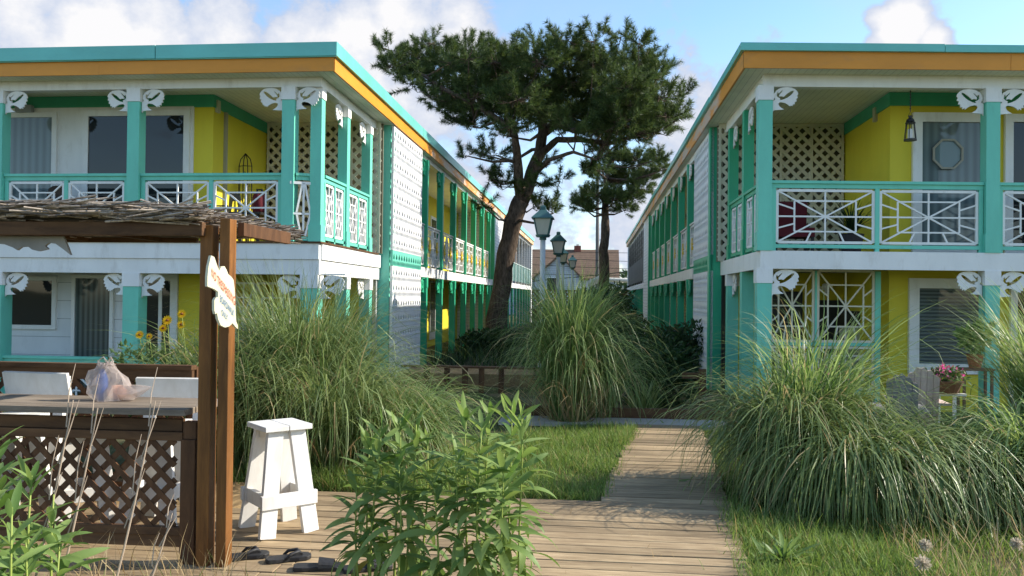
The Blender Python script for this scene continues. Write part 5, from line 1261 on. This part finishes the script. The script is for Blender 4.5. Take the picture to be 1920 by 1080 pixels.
# ---------------------------------------------------------------- balcony and porch things
def balcony():
    zf = 2.385
    def A(px, py, Y): return at(px, py, Y=Y)
    # wire trellis
    c = A(459, 400, 13.9); x = c[0]; Y = 13.9; root = thing('wire_trellis', 'black wire obelisk trellis against the yellow balcony wall', 'trellis', (x, Y, zf))
    m = MB(); zt_ = A(459, 288, Y)[2]; w = .115; 
    for s in (-1, -.35, .35, 1): m.tube([(x+s*w, Y, zf), (x+s*w, Y, zt_-.22), (x+s*w*.75, Y, zt_-.1), (x, Y, zt_)], .009, 5)
    for z in (zf+.3, zf+.65, zt_-.5, zt_-.22): m.tube([(x-w, Y, z), (x, Y-.06, z), (x+w, Y, z)], .007, 5)
    m.tube([(x-w*.8, Y-.03, zf+.3), (x-w*.7, Y-.03, zt_-.42), (x, Y-.03, zt_-.32), (x+w*.7, Y-.03, zt_-.42), (x+w*.8, Y-.03, zf+.3)], .007, 5)
    m.build('wire_frame', BLACK, root, smooth=True)
    # resin chair
    def chair(name, label, px, Y, rz, mat, h=.86):
        p = A(px, 400, Y); root = thing(name, label, 'chair', (0,0,0), 'balcony chairs')
        for sx in (-1, 1):
            for sy in (-1, 1):
                m = MB(); m.bar((sx*.23, sy*.21, 0), (sx*.20, sy*.19, .42), .04, .04); m.build('leg', mat, root)
            m = MB(); m.bar((sx*.21, .18, .42), (sx*.19, .27, h), .035, .05); m.build('back_post', mat, root)
            m = MB(); m.tube([(sx*.24, -.2, .42), (sx*.25, -.2, .62), (sx*.25, .1, .65), (sx*.2, .25, .64)], .02, 6); m.build('armrest', mat, root)
        m = MB(); m.box(-.22, .22, -.22, .2, .41, .44); m.build('seat', mat, root)
        m = MB(); m.prism([[(-.22,0),(-.08,-.02),(-.05,-.28),(.05,-.28),(.08,-.02),(.22,0),(.20,.09),(.10,.13),(-.10,.13),(-.20,.09)]], (0, .25, h-.05), (1,0,0), (0,.12,1), .025); m.build('backrest', mat, root)
        root.location = (p[0], Y, zf); root.rotation_euler = (0, 0, rz)
    chair('garden_chair', 'dark grey resin chair in the corner of the left balcony', 420, 13.4, R(10), plain('dark_resin', (.05,.055,.065), .5))
    chair('garden_chair', 'dark chair behind the railing of the left balcony, in front of the white wall', 134, 12.55, R(160), plain('brown_resin', (.06,.04,.035), .6), .8)
    # table
    p = A(455, 395, 13.1); root = thing('patio_table', 'dark table behind the rail of the left balcony', 'table', (p[0], 13.1, zf))
    m = MB(); m.box(p[0]-.42, p[0]+.45, 12.75, 13.4, zf+.48, zf+.52); m.build('table_top', BLACK, root)
    for sx in (-.35, .38):
        for sy in (-.25, .25): m = MB(); m.box(p[0]+sx-.02, p[0]+sx+.02, 13.07+sy-.02, 13.07+sy+.02, zf, zf+.479); m.build('leg', BLACK, root)
    p = A(487, 350, 13.15); z0 = zf+.521
    root = thing('red_bag', 'dark red bag standing on the left balcony table', 'bag', (p[0], 13.15, z0))
    m = MB(); m.lathe((p[0], 13.15, z0), [(.10, 0), (.12, .08), (.115, .28), (.09, .33), (.02, .34)], 14); m.build('body', REDF, root, smooth=True)
    m = MB(); m.tube([(p[0]-.05, 13.15, z0+.32), (p[0]-.04, 13.15, z0+.40), (p[0]+.04, 13.15, z0+.40), (p[0]+.05, 13.15, z0+.32)], .02, 7); m.build('handle', BLACK, root)
    # towel on rail side
    p = A(402, 395, 12.7); root = thing('beach_towel', 'yellow towel hanging low behind the left balcony rail', 'towel', (p[0], 12.75, zf))
    m = MB(); 
    for k in range(8): m.obox((p[0]-.13+k*.035, 12.75+.02*math.sin(k*1.7), zf+.36), (.0178, .012*math.cos(k*1.7), 0), (0, .004, 0), (0, 0, .24))
    m.build('cloth', plain('yellow_cloth', (.80,.62,.02), .8), root)
    m = MB(); m.box(p[0]-.2, p[0]+.2, 12.74, 12.76, zf+.605, zf+.625); m.box(p[0]-.2, p[0]-.18, 12.735, 12.765, zf, zf+.604); m.box(p[0]+.18, p[0]+.2, 12.735, 12.765, zf, zf+.604); m.build('drying_rack', BLACK, root)
    # --- right balcony
    zr = 2.28
    a = A(1707, 210, 12.2); root = thing('hanging_lantern', 'black metal candle lantern hanging from the right balcony ceiling', 'lantern', (a[0], 12.2, 4.1))
    zt_, z1, z2, zb = 4.60, A(1707, 216, 12.2)[2], A(1707, 236, 12.2)[2], A(1707, 262, 12.2)[2]
    m = MB(); m.tube([(a[0], 12.2, zt_+.13), (a[0], 12.2, z1+.06)], .006, 5)
    for k in range(9): zz = z1+.08+k*.04; m.lathe((a[0], 12.2, zz), [(.004, 0), (.011, .008), (.011, .018), (.004, .026)], 6)
    m.tube([(a[0]-.03, 12.2, z1-.02), (a[0], 12.2, z1+.06), (a[0]+.03, 12.2, z1-.02)], .004, 5); m.build('chain', BLACK, root)
    m = MB(); m.lathe((a[0], 12.2, z1-.06), [(.06, -.03), (.05, .0), (.025, .02), (.025, .05), (.01, .06)], 8); m.build('cap', BLACK, root)
    m = MB()
    for k in range(6):
        t = k*math.pi/3; m.bar((a[0]+.052*math.cos(t), 12.2+.052*math.sin(t), z1-.08), (a[0]+.082*math.cos(t), 12.2+.082*math.sin(t), zb), .009, .009)
    m.lathe((a[0], 12.2, z2+.03), [(.068, 0), (.072, .012), (.060, .02)], 8); m.lathe((a[0], 12.2, zb-.015), [(.09, 0), (.09, .02), (.06, .03)], 8); m.build('cage', BLACK, root)
    m = MB(); m.lathe((a[0], 12.2, zb+.016), [(.034, 0), (.034, .13), (.01, .14)], 10); m.build('candle', plain('candle_wax', (.75,.73,.70), .5), root)
    # octagonal ornament on the door glass
    Yq = 12.98; c = A(1777, 289, Yq); r = .245; root = thing('octagon_ornament', 'pale octagonal framed ornament on the upper right glass door', 'ornament', (c[0], Yq, c[2]))
    for _ in range(1):
        Yq = 12.85+.09*(c[0]-2.33)*.93-.066; c = A(1777, 289, Yq)
    o8 = [(r*math.cos(math.pi/8+k*math.pi/4), r*math.sin(math.pi/8+k*math.pi/4)) for k in range(8)]; i8 = [(x*.87, y*.87) for x, y in o8]
    m = MB(); m.prism([o8, i8], (c[0], Yq, c[2]), (1,.09,0), (0,0,1), .02); m.build('frame', plain('ornament_frame', (.33,.31,.25), .6), root)
    m = MB(); m.prism([i8], (c[0], Yq+.012, c[2]), (1,.09,0), (0,0,1), .004); m.build('pane', glassmat('ornament_glass', (.16,.22,.23)), root)
    # balcony seat and plant, right
    p = A(1490, 440, 13.0); root = thing('balcony_chair', 'dark red cushioned chair behind the right balcony rail', 'chair', (p[0], 13.2, zr))
    m = MB(); m.box(p[0]-.3, p[0]+.3, 13.0, 13.5, zr+.28, zr+.42); m.build('seat', REDF, root); m = MB(); m.obox((p[0], 13.56, zr+.6), (.3, 0, 0), (0, .05, .02), (0, -.05, .26)); m.build('backrest', REDF, root)
    for sx in (-.27, .27):
        for yy in (13.03, 13.47): m = MB(); m.box(p[0]+sx-.02, p[0]+sx+.02, yy-.02, yy+.02, zr, zr+.279); m.build('leg', BLACK, root)
    p = A(1600, 410, 12.9); root = thing('potted_palm', 'dark spiky potted plant behind the right balcony rail', 'plant', (p[0], 13.0, zr))
    m = MB(); m.lathe((p[0], 13.0, zr), [(.13, 0), (.18, .3), (.19, .32), (.16, .32)], 14); m.build('pot', plain('dark_pot', (.05,.04,.045), .6), root)
    rng = np.random.default_rng(6); n = 90; b0 = np.tile([p[0], 13.0, zr+.3], (n, 1)); V, Fc = blades(b0, rng.uniform(0, 6.28, n), rng.uniform(.05, .9, n), rng.uniform(.35, .75, n), rng.uniform(.3, 1.4, n), np.full(n, .02), 6, rng); raw_mesh('foliage', V, Fc, SHRUB, root)
    # --- lower right porch
    Yx = 14.6; p = A(1612, 615, Yx)
    root = thing('porch_cabinet', 'grey cabinet with dark top inside the lower right porch', 'cabinet', (p[0], Yx, -.12))
    m = MB(); m.box(p[0]-.28, p[0]+.28, Yx-.2, Yx+.2, .0, 1.18); m.build('body', plain('cabinet_grey', (.42,.41,.34), .6), root); m = MB(); m.box(p[0]-.31, p[0]+.31, Yx-.23, Yx+.23, 1.181, 1.42); m.build('top', BLACK, root)
    m = MB(); m.box(p[0]-.25, p[0]+.25, Yx-.18, Yx+.18, -.12, -.001); m.build('plinth', BLACK, root)
    e = A(1629, 622, Yx-.3); root = thing('fire_extinguisher', 'red fire extinguisher standing before the grey porch cabinet', 'fire extinguisher', (e[0], e[1], e[2]-.2))
    m = MB(); m.lathe((e[0], e[1], e[2]-.2), [(.055, 0), (.065, .02), (.065, .30), (.03, .36), (.02, .38)], 14); m.build('cylinder', plain('extinguisher_red', (.45,.02,.015), .4), root, smooth=True)
    m = MB(); m.box(e[0]-.05, e[0]+.03, e[1]-.015, e[1]+.015, e[2]+.18, e[2]+.22); m.build('valve', BLACK, root)
    m = MB(); m.box(e[0]-.09, e[0]+.09, e[1]-.08, e[1]+.08, e[2]-.24, e[2]-.2005); m.box(e[0]-.07, e[0]+.07, e[1]-.06, e[1]+.06, -.12, e[2]-.2405); m.build('stand', plain('stand_grey', (.30,.29,.24), .7), root)
    l = A(1551, 541, 14.9); root = thing('porch_light', 'small white light fixture inside the lower right porch', 'light', (l[0], 14.9, l[2]))
    m = MB(); m.lathe((l[0], 14.9, l[2]), [(.03, -.1), (.05, -.02), (.09, .02), (.09, .07), (.03, .09)], 10); m.build('shade', WHITE, root, smooth=True)
    m = MB(); m.box(l[0]-.03, l[0]+.03, 14.95, 15.26, l[2]-.02, l[2]+.04); m.build('arm', WHITE, root)
    # --- planters and chairs in front of the right wing
    def flowers(label, px, py, Y, w, n, seed, mat=PINK, stand=True, group='planters of pink flowers'):
        p = A(px, py, Y); root = thing('flower_planter', label, 'planter', (p[0], Y, -.06), group); z = p[2]; rng = np.random.default_rng(seed)
        m = MB(); m.lathe((p[0], Y, z-.16), [(w*.32, 0), (w*.5, .13), (w*.52, .15), (w*.45, .15)], 14); m.build('basket', CLAY, root)
        m = MB()
        for s in (-1, 1): m.box(p[0]+s*w*.25-.015, p[0]+s*w*.25+.015, Y-.02, Y+.02, -.06, z-.155)
        m.box(p[0]-w*.6, p[0]+w*.6, Y-.03, Y+.03, z-.19, z-.1605); m.build('stand', WHITE, root)
        V, Fc = leaf_cloud([(p[0], Y, z+.06)]*3+[(p[0]-w*.3, Y, z+.03), (p[0]+w*.3, Y, z+.03)], [w*.4]*5, 420, .06, rng); raw_mesh('foliage', V, Fc, BUSHL, root)
        V, Fc = leaf_cloud([(p[0]-w*.1, Y-.05, z+.11), (p[0]+w*.2, Y-.05, z+.07), (p[0]-w*.3, Y-.08, z+.09)], [w*.28]*3, n, .045, rng); raw_mesh('blossom', V, Fc, mat, root)
    flowers('basket of pink flowers before the fretwork screen', 1562, 712, 10.6, .42, 130, 1)
    flowers('planter of pink flowers right of the weathered chairs', 1775, 712, 10.4, .36, 120, 2)
    Y = 11.4; p = A(1828, 690, Y); root = thing('potted_plant', 'potted plant in an orange pot by the second right-wing post', 'plant', (p[0], Y, -.06)); z = p[2]
    m = MB(); m.lathe((p[0], Y, z), [(.07, 0), (.10, .16), (.11, .18), (.09, .18)], 14); m.build('pot', TERRA, root)
    m = MB(); m.box(p[0]-.2, p[0]+.2, Y-.12, Y+.12, z-.03, z-.001); [m.box(p[0]+a-.015, p[0]+a+.015, Y+b-.015, Y+b+.015, -.06, z-.0305) for a in (-.17, .17) for b in (-.09, .09)]; m.build('stand', plain('brown_stand', (.16,.09,.05), .7), root)
    rng = np.random.default_rng(12); V, Fc = leaf_cloud([(p[0], Y, z+.36), (p[0]+.07, Y, z+.48), (p[0]-.08, Y, z+.42)], [.16, .12, .12], 320, .10, rng); raw_mesh('foliage', V, Fc, WEED, root)
    def adirondack(label, pxs, Y, seed, mat, rz):
        # seen from behind: fanned back boards with jagged tops
        root = thing('wooden_chair', label, 'chair', (0,0,0), 'weathered wooden garden chairs'); rng = random.Random(seed)
        p = A(pxs[0], pxs[1], Y); q = A(pxs[2], pxs[1], Y); w = (q[0]-p[0])/math.cos(rz); h = p[2]+.06; n = 5
        top = [(-w/2, h-.10)]
        for k in range(9): top.append((-w/2+w*(k+.5)/9.0, h-(abs(k-3.5)/4.5)**2*.10-(k % 2)*.025-rng.random()*.015))
        top.append((w/2, h-.13))
        m = MB()
        for k in range(n):
            xa = -w/2+w*k/n+.002; xb = -w/2+w*(k+1)/n-.002
            zs = [(x, z) for x, z in top if xa < x < xb]
            za = np.interp(xa, [t[0] for t in top], [t[1] for t in top]); zb = np.interp(xb, [t[0] for t in top], [t[1] for t in top])
            m.prism([[(xa, .25), (xb, .25), (xb, zb)]+zs[::-1]+[(xa, za)]], (0, 0, 0), (1,0,0), (0,-.10,1), -.024)
        m.build('backrest', mat, root)
        m = MB(); m.obox((0, .22, .33), (w/2, 0, 0), (0, .25, .03), (0, 0, .014)); m.build('seat', mat, root)
        for s in (-1, 1):
            m = MB(); m.box(s*(w/2+.03)-.015, s*(w/2+.03)+.015, .40, .49, 0, .56); m.build('leg', mat, root)
            m = MB(); m.bar((s*(w/2+.03), -.12, .02), (s*(w/2+.03), .42, .30), .025, .10); m.build('leg', mat, root)
            m = MB(); m.obox((s*(w/2+.05), .22, .575), (.055, 0, 0), (0, .33, 0), (0, 0, .012)); m.build('armrest', mat, root)
        root.location = ((p[0]+q[0])/2, Y, -.06); root.rotation_euler = (0, 0, rz)
    adirondack('grey weathered wooden chair back among the grass, the nearer of two', (1662, 697, 1718), 8.6, 1, wood('weathered_grey_wood', (.20,.18,.175), (.33,.30,.285), (5,5,.6), 4, .9, .1), R(-12))
    adirondack('pinkish weathered wooden chair back among the grass, behind the grey one', (1700, 685, 1757), 9.3, 2, WEATH, R(-6))
balcony()
